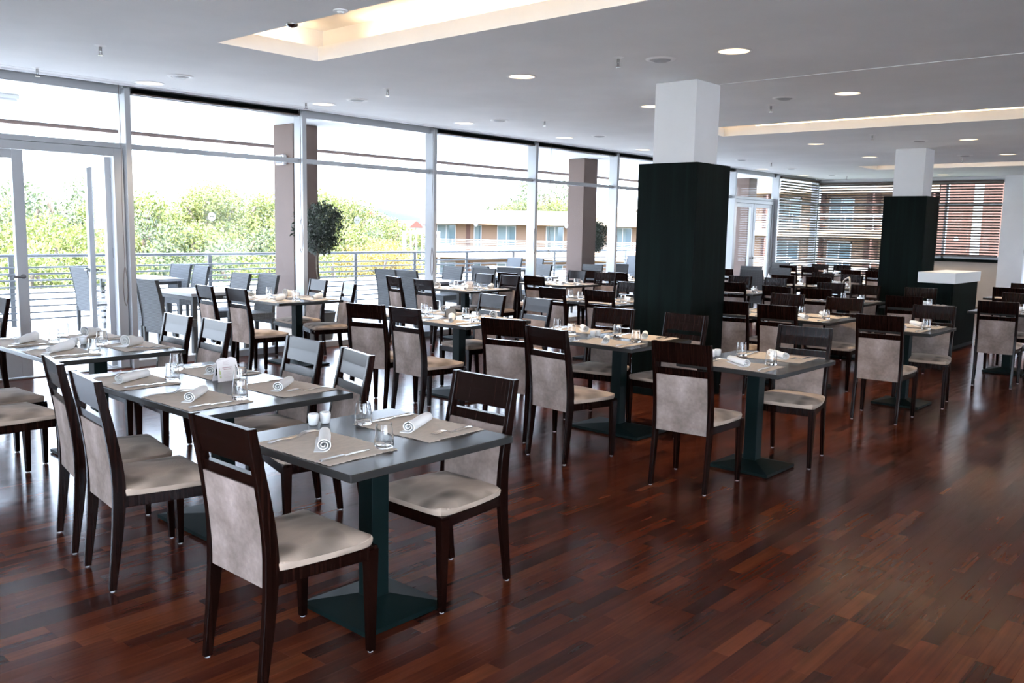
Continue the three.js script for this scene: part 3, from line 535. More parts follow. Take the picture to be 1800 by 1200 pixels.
// every inside table: id, centre x, z range, width, phrase, chairs [kind, x, z, turn], extras
// kind L: guest looks along +x (chair back towards the room's entry), R: looks along -x
const TABLES = [
  { x: 2.27, w: 0.85, z: [-3.165, -2.375], ph: 'nearest small table', ch: [['L', 1.795, -2.69, 0], ['R', 2.645, -2.74, 0]] },
  { x: 2.38, w: 0.85, z: [-5.01, -3.585], off: 0.15, ph: 'long table with the white menu card', ch: [['L1', 1.83, -3.85, -7], ['L2', 1.91, -4.40, -11], ['R1', 2.69, -3.79, -15], ['R2', 2.78, -4.36, -5]] },
  { x: 2.52, w: 0.85, z: [-6.98, -5.585], off: 0.3, ph: 'long table beside the open door', ch: [['L1', 1.83, -5.66, 6], ['L2', 1.95, -6.24, 3], ['R1', 2.90, -5.57, -4], ['R2', 2.88, -6.06, -2]] },
  { x: 2.1, w: 0.85, z: [-9.1, -7.85], off: 0.2, ph: 'leftmost table nearest the glass wall', ch: [['R1', 2.44, -8.31, 0]] },
  { x: 5.86, w: 0.87, z: [-9.38, -8.225], off: 0.28, ph: 'long table against the glass wall', ch: [['L1', 5.12, -8.15, -1], ['L2', 5.09, -8.72, -5], ['R1', 6.15, -8.32, -18], ['R2', 6.26, -9.03, -5]] },
  { x: 5.87, w: 0.88, z: [-6.71, -5.365], off: 0.15, ph: 'long table with the grey card', ch: [['L1', 5.08, -5.48, -2], ['L2', 5.05, -6.04, 16], ['R1', 6.31, -5.53, -8], ['R2', 6.29, -6.12, -7]] },
  { x: 5.78, w: 0.86, z: [-4.87, -3.575], off: 0.25, ph: 'long table before the near dark pillar', ch: [['L1', 4.87, -3.76, -6], ['L2', 5.09, -4.44, 13], ['R1', 6.07, -3.70, 0], ['R2', 6.03, -4.34, 12]] },
  { x: 5.52, w: 0.90, z: [-3.03, -2.305], ph: 'small table right of the near pillar', ch: [['L', 4.90, -2.77, 6], ['R', 5.94, -2.60, 7]] },
  { x: 8.93, w: 0.88, z: [-9.36, -8.33], ph: 'long table with the pink card', ch: [['L1', 7.90, -8.31, -6], ['L2', 8.0, -8.98, -14], ['R1', 9.19, -8.47, -6], ['R2', 9.19, -8.98, -4]] },
  { x: 11.03, w: 0.85, z: [-9.36, -8.28], ph: 'second glass-side table past the pink card', ch: [['L1', 9.90, -8.15, -4], ['L2', 10.2, -8.95, 0], ['R1', 11.29, -8.22, 8], ['R2', 11.35, -8.9, -4]] },
  { x: 13.1, w: 0.85, z: [-9.3, -8.1], ph: 'third glass-side table past the pink card', ch: [['L1', 12.0, -8.15, -5], ['L2', 12.12, -8.78, 0], ['R1', 13.35, -8.4, 0]] },
  { x: 8.83, w: 0.85, z: [-7.12, -5.8], off: 0.15, ph: 'long table half hidden behind the near pillar', ch: [['L1', 8.27, -5.83, 2], ['L2', 8.18, -6.42, -3], ['R1', 9.42, -5.95, 0], ['R2', 9.42, -6.52, 0]] },
  { x: 8.91, w: 0.83, z: [-4.70, -3.36], off: 0.15, ph: 'long table just behind the near pillar', ch: [['L1', 8.10, -3.63, 2], ['L2', 8.17, -4.2, 10], ['R1', 9.16, -3.56, 4], ['R2', 9.2, -4.24, 0]] },
  { x: 8.70, w: 0.80, z: [-3.03, -2.37], ph: 'small table before the white-topped counter', ch: [['L', 7.90, -2.62, 5], ['R', 8.93, -2.58, 6]] },
  { x: 11.50, w: 0.85, z: [-5.14, -3.99], off: 0.15, ph: 'long table left of the white-topped counter', ch: [['L1', 10.98, -4.47, 4], ['L2', 11.0, -4.97, -3], ['R1', 11.9, -4.33, 4], ['R2', 11.98, -4.86, 0]], extra: 'candle' },
  { x: 11.55, w: 0.85, z: [-3.80, -3.16], ph: 'small table close before the counter', ch: [['L', 10.6, -3.32, 12], ['R', 12.0, -3.62, 10]] },
  { x: 11.75, w: 0.85, z: [-2.85, -2.1], ph: 'small table at the edge by the aisle', ch: [['L', 10.68, -2.36, 8], ['R', 12.0, -2.5, 0]] },
  { x: 12.0, w: 0.85, z: [-6.95, -5.72], ph: 'long table behind the one left of the counter', ch: [['L1', 11.24, -5.76, 5], ['L2', 11.2, -6.4, 0], ['R1', 12.45, -5.95, -10], ['R2', 12.45, -6.5, 0]] },
  { x: 14.5, w: 0.85, z: [-3.35, -2.65], ph: 'small table beside the far end of the counter', ch: [['L', 13.75, -2.9, 0], ['R', 14.76, -2.98, 5]] },
  { x: 14.6, w: 0.85, z: [-6.5, -5.35], ph: 'long table left of the far pillar', ch: [['L1', 14.0, -5.72, 10], ['L2', 13.95, -6.25, 0], ['R1', 14.85, -5.68, -8], ['R2', 14.95, -6.2, 0]] },
  { x: 15.95, w: 0.85, z: [-8.6, -7.35], ph: 'long table with the grey wicker chairs', ch: [['L2', 15.2, -8.0, 0]] },
  { x: 18.95, w: 0.85, z: [-8.3, -7.3], ph: 'table in the window corner', ch: [['L1', 18.3, -7.62, -8], ['L2', 18.3, -8.13, 0], ['R1', 19.55, -7.64, 0], ['R2', 19.55, -8.15, 0]] },
  { x: 18.1, w: 0.85, z: [-6.75, -5.6], ph: 'long table before the back wall blinds', ch: [['L1', 17.5, -6.0, 0], ['L2', 17.55, -6.5, 0], ['R1', 18.5, -6.0, 0], ['R2', 18.5, -6.5, 0]] },
];
const sideWord = { L: 'near-side', R: 'far-side' }, endWord = { 1: 'aisle-end', 2: 'window-end' };
for (const T0 of TABLES) {
  const [z0, z1] = T0.z, l = z1 - z0, zc = (z0 + z1) / 2, long = l > 0.95, ph = T0.ph;
  const t = thing('dining_table', `dark pedestal dining table, the ${ph}`, 'table', [T0.x, 0, zc], 0, 'dark pedestal dining tables');
  makeTable(t, T0.w, l, T0.off ?? 0, long);
  for (const [k, x, z, turn] of T0.ch) {
    const seat = sideWord[k[0]] + (k[1] ? ' ' + endWord[k[1]] : '');
    copy(chairProto, `dark wood chair, ${seat} seat, ${ph}`, [x, 0, z], R(turn) + (k[0] === 'R' ? Math.PI : 0), 'dark wood dining chairs');
  }
  const far = Math.hypot(T0.x, zc) > 13.5, y = 0.7385;
  for (const side of ['L', 'R']) for (const e of long ? [1, 2] : ['']) {
    if (far && T0.x > 15.5 && e === 2) continue;
    const s = side === 'L' ? 1 : -1, zz = long ? (e === 1 ? z1 - l * 0.26 : z0 + l * 0.26) : zc, seat = sideWord[side] + (e ? ' ' + endWord[e] : '') + ' place';
    const xe = T0.x - s * T0.w / 2, f = new THREE.Group(); f.position.set(xe, y, zz + s * rr(-0.01, 0.01)); f.rotation.y = s > 0 ? 0 : Math.PI; f.updateMatrix();
    const put = (p, label, dx, dz, dy, turn, group) => { const v = new THREE.Vector3(dx, dy, dz).applyMatrix4(f.matrix); return copy(p, label, v.toArray(), turn + f.rotation.y, group); };
    const mk = proto.mats[Math.floor(rnd() * 3)];
    put(mk, `beige paper placemat, ${seat}, ${ph}`, 0.178, rr(-0.01, 0.01), 0, R(rr(-2, 2)), 'paper placemats');
    const bulky = ['long table with the grey card', 'long table against the glass wall', 'long table with the pink card', 'long table beside the open door'].includes(ph);
    const nk = proto.napkins[bulky ? 1 + Math.floor(rnd() * 2) : 0], base = side === 'L' ? 132 : 132 - 180;
    put(nk, `white rolled napkin, ${seat}, ${ph}`, 0.19, bulky ? rr(-0.06, 0.04) : -0.02, 0.0035, R(ph === 'nearest small table' ? (side === 'L' ? 143 : -62) : base + rr(-14, 14)) , 'rolled napkins');
    if (!far) {
      proto.fork.scale.setScalar(1.22); put(proto.fork, `steel fork, ${seat}, ${ph}`, 0.15 + rr(-0.015, 0.015), -0.185 + rr(-0.01, 0.01), 0.004, R(rr(-10, 4)), 'forks on the placemats');
      put(proto.knife, `steel knife, ${seat}, ${ph}`, 0.15 + rr(-0.015, 0.015), 0.188 + rr(-0.008, 0.008), 0.004, R(rr(-4, 6)), 'knives on the placemats');
    }
    put(proto.tumbler, `clear glass tumbler, ${seat}, ${ph}`, 0.325, 0.165 + rr(-0.02, 0.03), 0.0035, 0, 'clear glass tumblers');
  }
  if (!far && !['long table with the white menu card', 'long table with the grey card', 'long table with the pink card'].includes(ph)) {
    const sx = long ? T0.x - 0.03 : T0.x - 0.055, sz = long ? zc : z0 + 0.055;
    [0, 1].forEach((i) => copy(proto.shaker, `white china ${i ? 'pepper' : 'salt'} shaker, ${long ? 'middle' : 'window edge'} of the ${ph}`, [sx + i * 0.058, y, sz + i * 0.006], rnd() * 6, 'white china shakers'));
  }
  if (T0.extra === 'candle') {
    const c = thing('table_candle', 'small red candle glass on the long table left of the counter', 'candle', [11.15, y, -4.42]); part('cup', cyl(0.03, 0.035, 0.07, 18), M.red, c); part('wax', cyl(0.028, 0.028, 0.01, 16, 0.068), M.china, c);
  }
}
menuCard('white folded menu card printed with two wine bottles on the second nearest table', 2.52, -4.34, R(2), false, 1.08);
menuCard('grey metal card holder among folded napkins on a middle table', 5.86, -6.0, R(-20), true, 0.85);
menuCard('pinkish folded card on the table at the glass before the hotel wing', 8.95, -8.78, R(-25), false, 0.9);

// ---------- counter ----------
{
  const c = thing('counter', 'dark service counter with a thick white top before the far pillar', 'counter', [13.95, 0, -3.78]);
  part('body', rbx(-0.62, 0.62, 0, 0.95, -0.225, 0.225, 0.005), M.clad, c); part('top', rbx(-0.66, 0.66, 0.95, 1.10, -0.25, 0.25, 0.005), M.counterTop, c); part('plinth', bx(-0.58, 0.58, 0, 0.05, -0.2, 0.235), M.gasket, c); part('door_panel', rbx(-0.632, -0.618, 0.08, 0.92, -0.2, 0.2, 0.004), M.clad, c);
}
// serving stand with white boxes by the far pillar
{
  const t = thing('serving_stand', 'small dark serving stand with a bent wooden handle left of the far pillar', 'stand', [13.25, 0, -5.05]);
  part('tray', rbx(-0.25, 0.25, 0.72, 0.75, -0.2, 0.2, 0.006), M.wood, t); for (const [a, b] of [[-1, -1], [-1, 1], [1, -1], [1, 1]]) part('leg', bx(a * 0.23 - 0.015, a * 0.23 + 0.015, 0, 0.72, b * 0.18 - 0.015, b * 0.18 + 0.015), M.wood, t);
  part('handle', tube([[0.22, 0.76, -0.16], [0.2, 0.9, -0.1], [0.05, 0.96, 0.02], [-0.1, 0.95, 0.1], [-0.2, 0.76, 0.16]], 0.013, 24, 8), M.beige, t);
  const b = thing('napkin_box', 'white paper box standing on the small serving stand', 'box', [13.1, 0.75, -5.12]); part('body', rbx(-0.06, 0.06, 0, 0.16, -0.04, 0.04, 0.004), M.counterTop, b); part('slot', bx(-0.04, 0.04, 0.159, 0.161, -0.01, 0.01), M.gasket, b);
}

// ---------- wicker chairs ----------
const wicker = new THREE.Group(); wicker.userData = { base: 'wicker_chair', category: 'chair' };
{
  const back = []; for (let i = 0; i <= 8; i++) { const y = 0.30 + 0.63 * i / 8; back.push([-0.19 - 0.085 * Math.pow(Math.max(0, (y - 0.42) / 0.5), 1.5) + 0.02, y]); }
  const f = [...back, ...back.slice().reverse().map(([x, y]) => [x - 0.04, y])];
  part('backrest', prism(f, 0.42, 0.008), M.weave, wicker);
  for (const s of [-1, 1]) {
    const ff = [...back.map(([x, y]) => [x + 0.004, y]), ...back.slice().reverse().map(([x, y]) => [x - 0.044, y])];
    part('backrest_edge', prism(ff, 0.012, 0.003).translate(0, 0, s * 0.212), M.wickerFrame, wicker);
    const lg = (x) => { const g = new THREE.CylinderGeometry(0.034, 0.022, 0.36, 4); g.rotateY(Math.PI / 4); g.translate(x, 0.18, s * 0.195); return g; };
    part('leg', lg(-0.195), M.wickerFrame, wicker); part('leg', lg(0.205), M.wickerFrame, wicker);
  }
  part('seat', rbx(-0.2, 0.235, 0.36, 0.45, -0.22, 0.22, 0.012), M.weave, wicker);
}
const WCH = [
  [5.06, -9.97, 4, 'L', 'its woven back turned to the open door jamb'], [5.06, -10.45, 0, 'L', 'half hidden behind the door mullion outside'], [6.72, -13.25, 14, 'R', 'window-side of the pair at the rail behind the door'], [6.77, -12.78, 0, 'R', 'aisle-side of the pair at the rail behind the door'],
  [6.19, -10.68, 0, 'R', 'left of two facing in beside the first terrace column'], [6.29, -10.17, 0, 'R', 'nearest the first terrace column'], [5.52, -13.0, 8, 'L', 'pale, seen behind the open door leaf'],
  [9.24, -10.68, 6, 'L', 'left of the woven backs right of the potted tree'], [9.27, -10.2, 4, 'L', 'right of the woven backs right of the potted tree'], [10.51, -10.95, 5, 'R', 'far one facing in before the hotel wing'], [11.63, -10.87, -3, 'L', 'far woven back before the hotel wing'], [10.39, -10.05, 12, 'R', 'near one facing in before the hotel wing'], [11.6, -10.27, 20, 'L', 'near woven back before the hotel wing'],
  [15.1, -13.6, 0, 'R', 'left of the pair at the rail before the second column'], [15.15, -13.0, 0, 'R', 'right of the pair at the rail before the second column'], [12.74, -10.8, -8, 'R', 'close outside the glass left of the second column'], [13.68, -10.25, 10, 'R', 'right beside the second terrace column'], [14.5, -10.2, 14, 'R', 'just past the second terrace column'], [19.9, -13.5, 0, 'R', 'at the rail left of the near pillar'],
  [15.42, -7.55, 5, 'L', 'indoors, near-side seat of the wicker table'], [16.32, -7.62, 3, 'R', 'indoors, far-side aisle-end seat of the wicker table'], [16.45, -8.27, 10, 'R', 'indoors, far-side window-end seat of the wicker table'], [19.3, -9.0, 0, 'R', 'indoors, before the closed glass door'],
];
for (const [x, z, a, s, w] of WCH) copy(wicker, `grey high-backed wicker chair, ${w}`, [x, x > 15.2 && z > -9.4 ? 0 : 0, z], R(a) + (s === 'R' ? Math.PI : 0), 'grey wicker chairs');
for (const [x, z, w, l, lab] of [[6.34, -13.4, 0.8, 1.25, 'pale terrace table at the rail behind the open door'], [5.77, -10.45, 0.84, 0.95, 'pale terrace table nearest outside the first window bay'], [9.75, -10.55, 0.75, 1.0, 'pale terrace table right of the potted tree'], [12.2, -10.55, 0.75, 1.0, 'pale terrace table left of the second column'], [14.5, -13.3, 0.8, 1.1, 'pale terrace table at the rail near the second column']]) {
  const t = thing('terrace_table', lab, 'table', [x, 0, z], 0, 'pale terrace tables');
  part('tabletop', rbx(-w / 2, w / 2, 0.70, 0.74, -l / 2, l / 2, 0.005), M.terraceTop, t);
  part('apron', clean([bx(-w / 2 + 0.04, w / 2 - 0.04, 0.65, 0.70, -l / 2 + 0.04, -l / 2 + 0.06), bx(-w / 2 + 0.04, w / 2 - 0.04, 0.65, 0.70, l / 2 - 0.06, l / 2 - 0.04), bx(-w / 2 + 0.04, -w / 2 + 0.06, 0.65, 0.70, -l / 2 + 0.06, l / 2 - 0.06), bx(w / 2 - 0.06, w / 2 - 0.04, 0.65, 0.70, -l / 2 + 0.06, l / 2 - 0.06)]), M.wickerFrame, t);
  for (const [a, b] of [[-1, -1], [-1, 1], [1, -1], [1, 1]]) part('leg', rbx(a * (w / 2 - 0.06) - 0.03, a * (w / 2 - 0.06) + 0.03, 0, 0.70, b * (l / 2 - 0.06) - 0.03, b * (l / 2 - 0.06) + 0.03, 0.004, 1), M.wickerFrame, t);
}

// ---------- terrace ----------
{
  const f = struct('terrace_floor');
  part('slab', bx(-10, 27, -0.3, -0.013, -14.45, GZ - 0.12), M.grout, f);
  const tg = [0, 1].map((k) => rbx(-0.198, 0.198, -0.013, -0.002 - k * 0.0004, -0.198, 0.198, 0.002, 1)), mats = [M.tile, M.tile.clone(), M.tile.clone()]; mats[1].color = lin(0.65, 0.64, 0.62); mats[2].color = lin(0.71, 0.7, 0.68);
  for (let x = 2.2; x < 9; x += 0.4) for (let z = GZ - 0.33; z > -14.2; z -= 0.4) { const m = part('tile', tg[Math.floor(rnd() * 2)], mats[Math.floor(rnd() * 3)], f); m.position.set(x, 0, z); }
  part('terrace_paving', bx(9.0, 27, -0.013, -0.002, -14.4, GZ - 0.13), M.tile, f); part('terrace_paving', bx(-10, 1.99, -0.013, -0.002, -14.4, GZ - 0.13), M.tile, f);
  const so = struct('terrace_ceiling'); part('soffit', bx(-10, 27, H, 3.4, -14.0, GZ - 0.06), M.soffit, so); part('edge_beam', bx(-10, 27, H - 0.05, H, -14.0, -13.88), M.column, so);
  const cols = [[7.28, 7.70, -11.12, -10.64], [14.02, 14.46, -11.03, -10.63], [21.0, 21.44, -11.05, -10.63]];
  cols.forEach(([a, b, c, d], i) => { const o = struct(i ? 'terrace_column_00' + i : 'terrace_column'); part('shaft', rbx(a, b, 0, H, c, d, 0.012, 2), M.column, o); part('base_band', bx(a - 0.008, b + 0.008, 0, 0.1, c - 0.008, d + 0.008), M.beige, o); });
  const e = thing('wall_lamp', 'small pale emergency lamp on the first terrace column', 'lamp', [7.272, 2.5, -10.88]); part('housing', rbx(-0.06, 0, -0.07, 0.07, -0.1, 0.1, 0.01), M.fitting, e); part('lens', rbx(-0.068, -0.058, -0.05, 0.05, -0.08, 0.08, 0.004), M.aluDark, e);
  const r = thing('terrace_railing', 'pale metal terrace railing with many thin horizontal bars', 'railing', [0, 0, -14.3]);
  part('handrail', new THREE.CapsuleGeometry(0.026, 35, 4, 10).rotateZ(Math.PI / 2).translate(8.5, 1.05, 0), M.rail, r);
  const bar = new THREE.CylinderGeometry(0.0145, 0.0145, 35, 8).rotateZ(Math.PI / 2).translate(8.5, 0, 0.03);
  for (let i = 0; i < 9; i++) { const m = part('bar', bar, M.rail, r); m.position.y = 0.09 + i * 0.098; }
  for (let x = -8.07; x < 26; x += 1.61) part('post', rbx(x - 0.035, x + 0.035, -0.02, 1.03, -0.015, 0.015, 0.003, 1), M.rail, r);
  const lr = struct('lower_roof'); part('roof_deck', bx(-30, 30, -0.5, -0.16, -23.1, -14.5), M.roofing, lr); part('roof_edge', bx(-30, 30, -4, -0.12, -23.3, -23.1), M.facadeWhite, lr); part('roof_edge', bx(-30, 30, -4, -0.3, -14.5, -14.45), M.facadeWhite, lr);
}

// ---------- plants ----------
function foliage(lobes, n, size, cols, slim = 0.4, dim = 1) {           // leaves scattered over lobes [x, y, z, rx, ry, rz]
  const p = [], nn = [], c = [], uv = [], v = new THREE.Vector3(), e = new THREE.Euler(), q = new THREE.Quaternion();
  const tot = lobes.reduce((s, l) => s + l[3] * l[4], 0);
  for (const L of lobes) {
    const k = Math.round(n * L[3] * L[4] / tot);
    for (let i = 0; i < k; i++) {
      const u = rr(-1, 1), a = rnd() * 6.2832, s = Math.sqrt(1 - u * u), r = Math.pow(rnd(), 0.33) * (0.9 + 0.25 * rnd());
      const X = L[0] + L[3] * r * s * Math.cos(a), Y = L[1] + L[4] * r * u, Z = L[2] + L[5] * r * s * Math.sin(a);
      q.setFromEuler(e.set(rnd() * 6.3, rnd() * 6.3, rnd() * 6.3)); const w = size * rr(0.7, 1.3), col = cols[Math.floor(rnd() * cols.length)], j = rr(0.82, 1.18);
      const quad = [[-0.5, 0, 0], [0, slim * 0.5, 0.06], [0.5, 0, 0], [0, -slim * 0.5, 0.06]].map(([x, y, z]) => v.set(x * w, y * w, z * w).applyQuaternion(q).toArray());
      const nv = v.set(0, 0, -1).applyQuaternion(q).toArray();
      for (const t of [0, 1, 2, 0, 2, 3]) { p.push(quad[t][0] + X, quad[t][1] + Y, quad[t][2] + Z); nn.push(...nv); c.push(col[0] * j * dim, col[1] * j * dim, col[2] * j * dim); uv.push(0, 0); }
    }
  }
  const g = new THREE.BufferGeometry(); g.setAttribute('position', new THREE.Float32BufferAttribute(p, 3)); g.setAttribute('normal', new THREE.Float32BufferAttribute(nn, 3)); g.setAttribute('color', new THREE.Float32BufferAttribute(c, 3)); g.setAttribute('uv', new THREE.Float32BufferAttribute(uv, 2)); return g;
}
{
  const olive = [[0.022, 0.036, 0.02], [0.03, 0.046, 0.026], [0.018, 0.03, 0.018], [0.05, 0.065, 0.04]];
  const ball = foliage([[0, 1.55, 0, 0.36, 0.34, 0.36], [0.1, 1.72, 0, 0.24, 0.2, 0.24], [-0.12, 1.4, 0.1, 0.24, 0.2, 0.24], [0.1, 1.38, -0.1, 0.24, 0.2, 0.24]], 3400, 0.062, olive, 0.34);
  const potG = new THREE.LatheGeometry([[0, 0], [0.17, 0], [0.19, 0.02], [0.23, 0.36], [0.24, 0.4], [0.215, 0.4], [0.2, 0.34]].map((p) => new THREE.Vector2(...p)), 24);
  [[7.62, -10.12, 'large potted olive tree with a round crown beside the first terrace column'], [15.0, -11.1, 'potted olive tree just behind the second terrace column'], [21.75, -11.35, 'potted olive tree seen through the closed glass door']].forEach(([x, z, lab], i) => {
    const t = thing('potted_tree', lab, 'potted tree', [x - (i ? 0 : 0.3), 0, z]);
    part('pot', potG, M.pot, t); part('soil', cyl(0.2, 0.2, 0.02, 20, 0.34), M.soil, t);
    part('trunk', tube([[0, 0.34, 0], [0.015, 0.7, 0.01], [-0.02, 1.0, 0], [-0.01, 1.4, 0]], 0.02, 16, 8), M.bark, t);
    const f = part('foliage', ball, M.leaf, t); f.userData.kind = 'stuff'; if (i) f.scale.setScalar(0.95);
  });
}
// far trees
{
  const pal = { pine: [[0.27, 0.32, 0.05], [0.33, 0.37, 0.07], [0.20, 0.26, 0.05], [0.38, 0.40, 0.10]], oak: [[0.14, 0.20, 0.07], [0.19, 0.25, 0.09], [0.24, 0.28, 0.11], [0.12, 0.17, 0.07]], yellow: [[0.36, 0.40, 0.06], [0.31, 0.37, 0.07], [0.42, 0.44, 0.08], [0.26, 0.33, 0.06]], autumn: [[0.6, 0.42, 0.07], [0.66, 0.48, 0.1], [0.5, 0.36, 0.07]] };
  const variants = {};
  for (const [k, cols] of Object.entries(pal)) variants[k] = [0, 1].map(() => {
    const lobes = [], n = k === 'pine' ? 15 : 12;
    for (let i = 0; i < n; i++) { const a = rnd() * 6.28, r = Math.sqrt(rnd()) * 0.72, y = 1 - r * r * 0.6 - rnd() * (k === 'pine' ? 0.55 : 0.8), s = rr(0.26, 0.42); lobes.push([r * Math.cos(a), y - s * 0.7, r * Math.sin(a), s, s * (k === 'pine' ? 0.62 : 0.8), s]); }
    for (let i = 0; i < 6; i++) { const a = i * 1.05; lobes.push([0.5 * Math.cos(a), rr(-0.9, -0.1), 0.5 * Math.sin(a), 0.42, 0.45, 0.42]); }
    return foliage(lobes, 9500, k === 'pine' ? 0.058 : 0.062, cols, 0.5, 0.46);
  });
  const trunk = clean([cyl(0.1, 0.06, 2.6, 8, -2.9), ...[0, 1, 2, 3].map((i) => { const a = i * 1.6; return tube([[0, -0.7, 0], [0.25 * Math.cos(a), 0, 0.25 * Math.sin(a)], [0.5 * Math.cos(a), 0.5, 0.5 * Math.sin(a)]], 0.03, 6, 5); })]);
  // x, top height, z, crown radius, kind, where
  const list = [[17, 2.6, -56, 4, 'pine', 'far left behind the fixed door leaf'], [18, 2.9, -52, 3.6, 'oak', 'behind the fixed door leaf stile'], [21.6, 3.0, -58, 4, 'oak', 'pale, in the open doorway skyline'], [21.6, 3.3, -53, 3.6, 'oak', 'right in the open doorway skyline'], [27, 3.5, -64, 4.4, 'oak', 'behind the open door leaf'], [32, 3.0, -73, 5, 'oak', 'far behind the door mullion'], [21.9, 2.9, -47, 3.4, 'pine', 'first right of the door mullion'], [32.8, 2.6, -67, 4.4, 'pine', 'low on the skyline dip'], [37, 2.5, -72, 4.6, 'oak', 'farthest in the skyline dip'], [28.4, 2.9, -53, 3.6, 'pine', 'left shoulder of the tall pine'], [27.1, 3.65, -48, 3.2, 'pine', 'tallest, in the first bay'], [29.2, 3.3, -49.5, 3.2, 'pine', 'right shoulder of the tallest pine'], [32.7, 3.1, -53, 3.6, 'oak', 'left of the first column skyline'], [32.5, 3.5, -50, 3.4, 'pine', 'against the first column'], [39, 3.5, -58, 4.2, 'pine', 'behind the first column'], [29, 3.3, -41, 3.0, 'pine', 'tall, right of the first column'], [28.6, 3.0, -38.7, 2.8, 'pine', 'just above the potted tree'], [31.5, 2.7, -41.4, 3.0, 'pine', 'sloping down right of the potted tree'], [43, 2.2, -55, 3.6, 'oak', 'mid distance below the hill'], [47.5, 1.4, -58, 4, 'oak', 'dark, below the hill houses'], [58, 1.6, -68.5, 4.6, 'oak', 'left of the hotel wing far away'], [53, 1.2, -60, 4, 'pine', 'beside the left end of the hotel wing'], [14.4, 1.1, -42.6, 3, 'pine', 'lower left behind the fixed door leaf'], [15.3, 1.8, -41.3, 2.8, 'yellow', 'yellowest, left in the doorway'], [15.2, 1.2, -39, 2.8, 'yellow', 'low and yellow in the doorway'], [17.4, 1.4, -41.5, 2.8, 'yellow', 'yellow green, right in the doorway'], [19.8, 1.6, -41.5, 3, 'oak', 'dark, low right of the door mullion'], [20.1, 1.1, -39, 2.8, 'oak', 'darkest, low in the first bay'], [21.5, 1.4, -39.5, 2.8, 'pine', 'below the tallest pine'], [23.3, 1.6, -39.7, 3, 'pine', 'low right in the first bay'], [22.8, 1.0, -36.4, 2.6, 'oak', 'low before the first column'], [24.6, 1.6, -34, 2.4, 'yellow', 'yellow green below the potted tree'], [25.5, 1.3, -33.4, 2.4, 'pine', 'low right of the potted tree'], [28.8, 1.0, -36, 2.6, 'oak', 'low in the middle of the second bay'], [28.4, 0.8, -33.6, 2.4, 'pine', 'low right in the second bay'], [21.6, 0.5, -28.8, 2.2, 'yellow', 'lowest behind the rail below the potted tree'], [23.2, 0.75, -28.2, 1.9, 'autumn', 'golden autumn coloured behind the rail'], [25.0, 0.9, -29.6, 1.7, 'autumn', 'golden, nearest the white tower'], [11.7, 0.4, -34, 2.6, 'yellow', 'lowest behind the rail at the fixed door leaf'], [12.9, 0.3, -33.6, 2.6, 'yellow', 'lowest behind the rail left in the doorway'], [14.6, 0.4, -32.9, 2.6, 'yellow', 'lowest behind the rail right in the doorway'], [16, 0.3, -32.2, 2.6, 'oak', 'lowest behind the rail at the door mullion'], [17.3, 0.4, -31.6, 2.6, 'oak', 'lowest behind the rail in the first bay'], [18.7, 0.4, -30.7, 2.4, 'yellow', 'lowest behind the rail before the first column'], [37.5, 3.6, -50.5, 3.4, 'pine', 'upper right of the potted tree'], [49, 1.5, -56.5, 3.2, 'oak', 'sloping towards the hill houses'], [35, 1.9, -42, 2.8, 'pine', 'middle height behind the rail in the second bay'], [39, 1.9, -46, 3, 'oak', 'grey green below the round sticker in the second bay'],
    [74.6, 5.0, -67, 4, 'oak', 'small, above the hotel wing roof left'], [80, 6.4, -68, 5, 'oak', 'tallest above the hotel wing roof'], [83, 7.2, -66, 5, 'oak', 'behind the second column top above the roof'], [88, 5.4, -58, 4.5, 'oak', 'right of the second column above the roof'], [74, 4.7, -64, 3.6, 'pine', 'low above the hotel wing roof'], [78, 5.2, -63, 4, 'pine', 'left of the second column above the roof'], [91, 3.9, -92, 3, 'oak', 'tiny, far beyond the hotel wing roof']];
  const names = { pine: ['pine_tree', 'light green pine tree'], oak: ['broadleaf_tree', 'grey green broadleaf tree'], yellow: ['bushy_tree', 'bright yellow green bushy tree'], autumn: ['autumn_tree', 'golden leaved tree'] };
  list.forEach(([x, top, z, r, k, w], i) => {
    const t = thing(names[k][0], `${names[k][1]}, ${w}`, 'tree', [x, top - r * 0.86 + (i < 22 ? 0.5 : 0.25), z], rnd() * 6.28, 'trees beyond the terrace');
    const f = part('foliage', variants[k][i % 2], M.leaf, t); f.userData.kind = 'stuff'; f.scale.setScalar(r); const b = part('trunk', trunk, M.bark, t); b.scale.setScalar(r);
  });
  const gr = struct('ground'); part('terrain', bx(-400, 1200, -12, -9, -1200, 60), M.ground, gr);
  const hl = struct('hills');
  const hg = new THREE.PlaneGeometry(900, 260, 90, 14), p = hg.attributes.position, bumps = [[-60, 23, 60], [50, 9, 80], [-240, 7, 120], [260, 5, 150], [-380, 6, 90]];
  for (let i = 0; i < p.count; i++) { const x = p.getX(i), y = p.getY(i); let h = 4; for (const [c, a, s] of bumps) h += a * Math.exp(-((x - c) ** 2) / (2 * s * s)); h *= Math.exp(-(y * y) / 9000); h += (fbm((x + 450) / 900, (y + 130) / 260, 24, 8, 3) - 0.5) * 5; p.setXYZ(i, x, h - 9, -y); }
  hg.computeVertexNormals(); const hm = part('hillside', hg, M.hill, hl); hl.position.set(600, -2, -690); hl.rotation.y = R(-41);
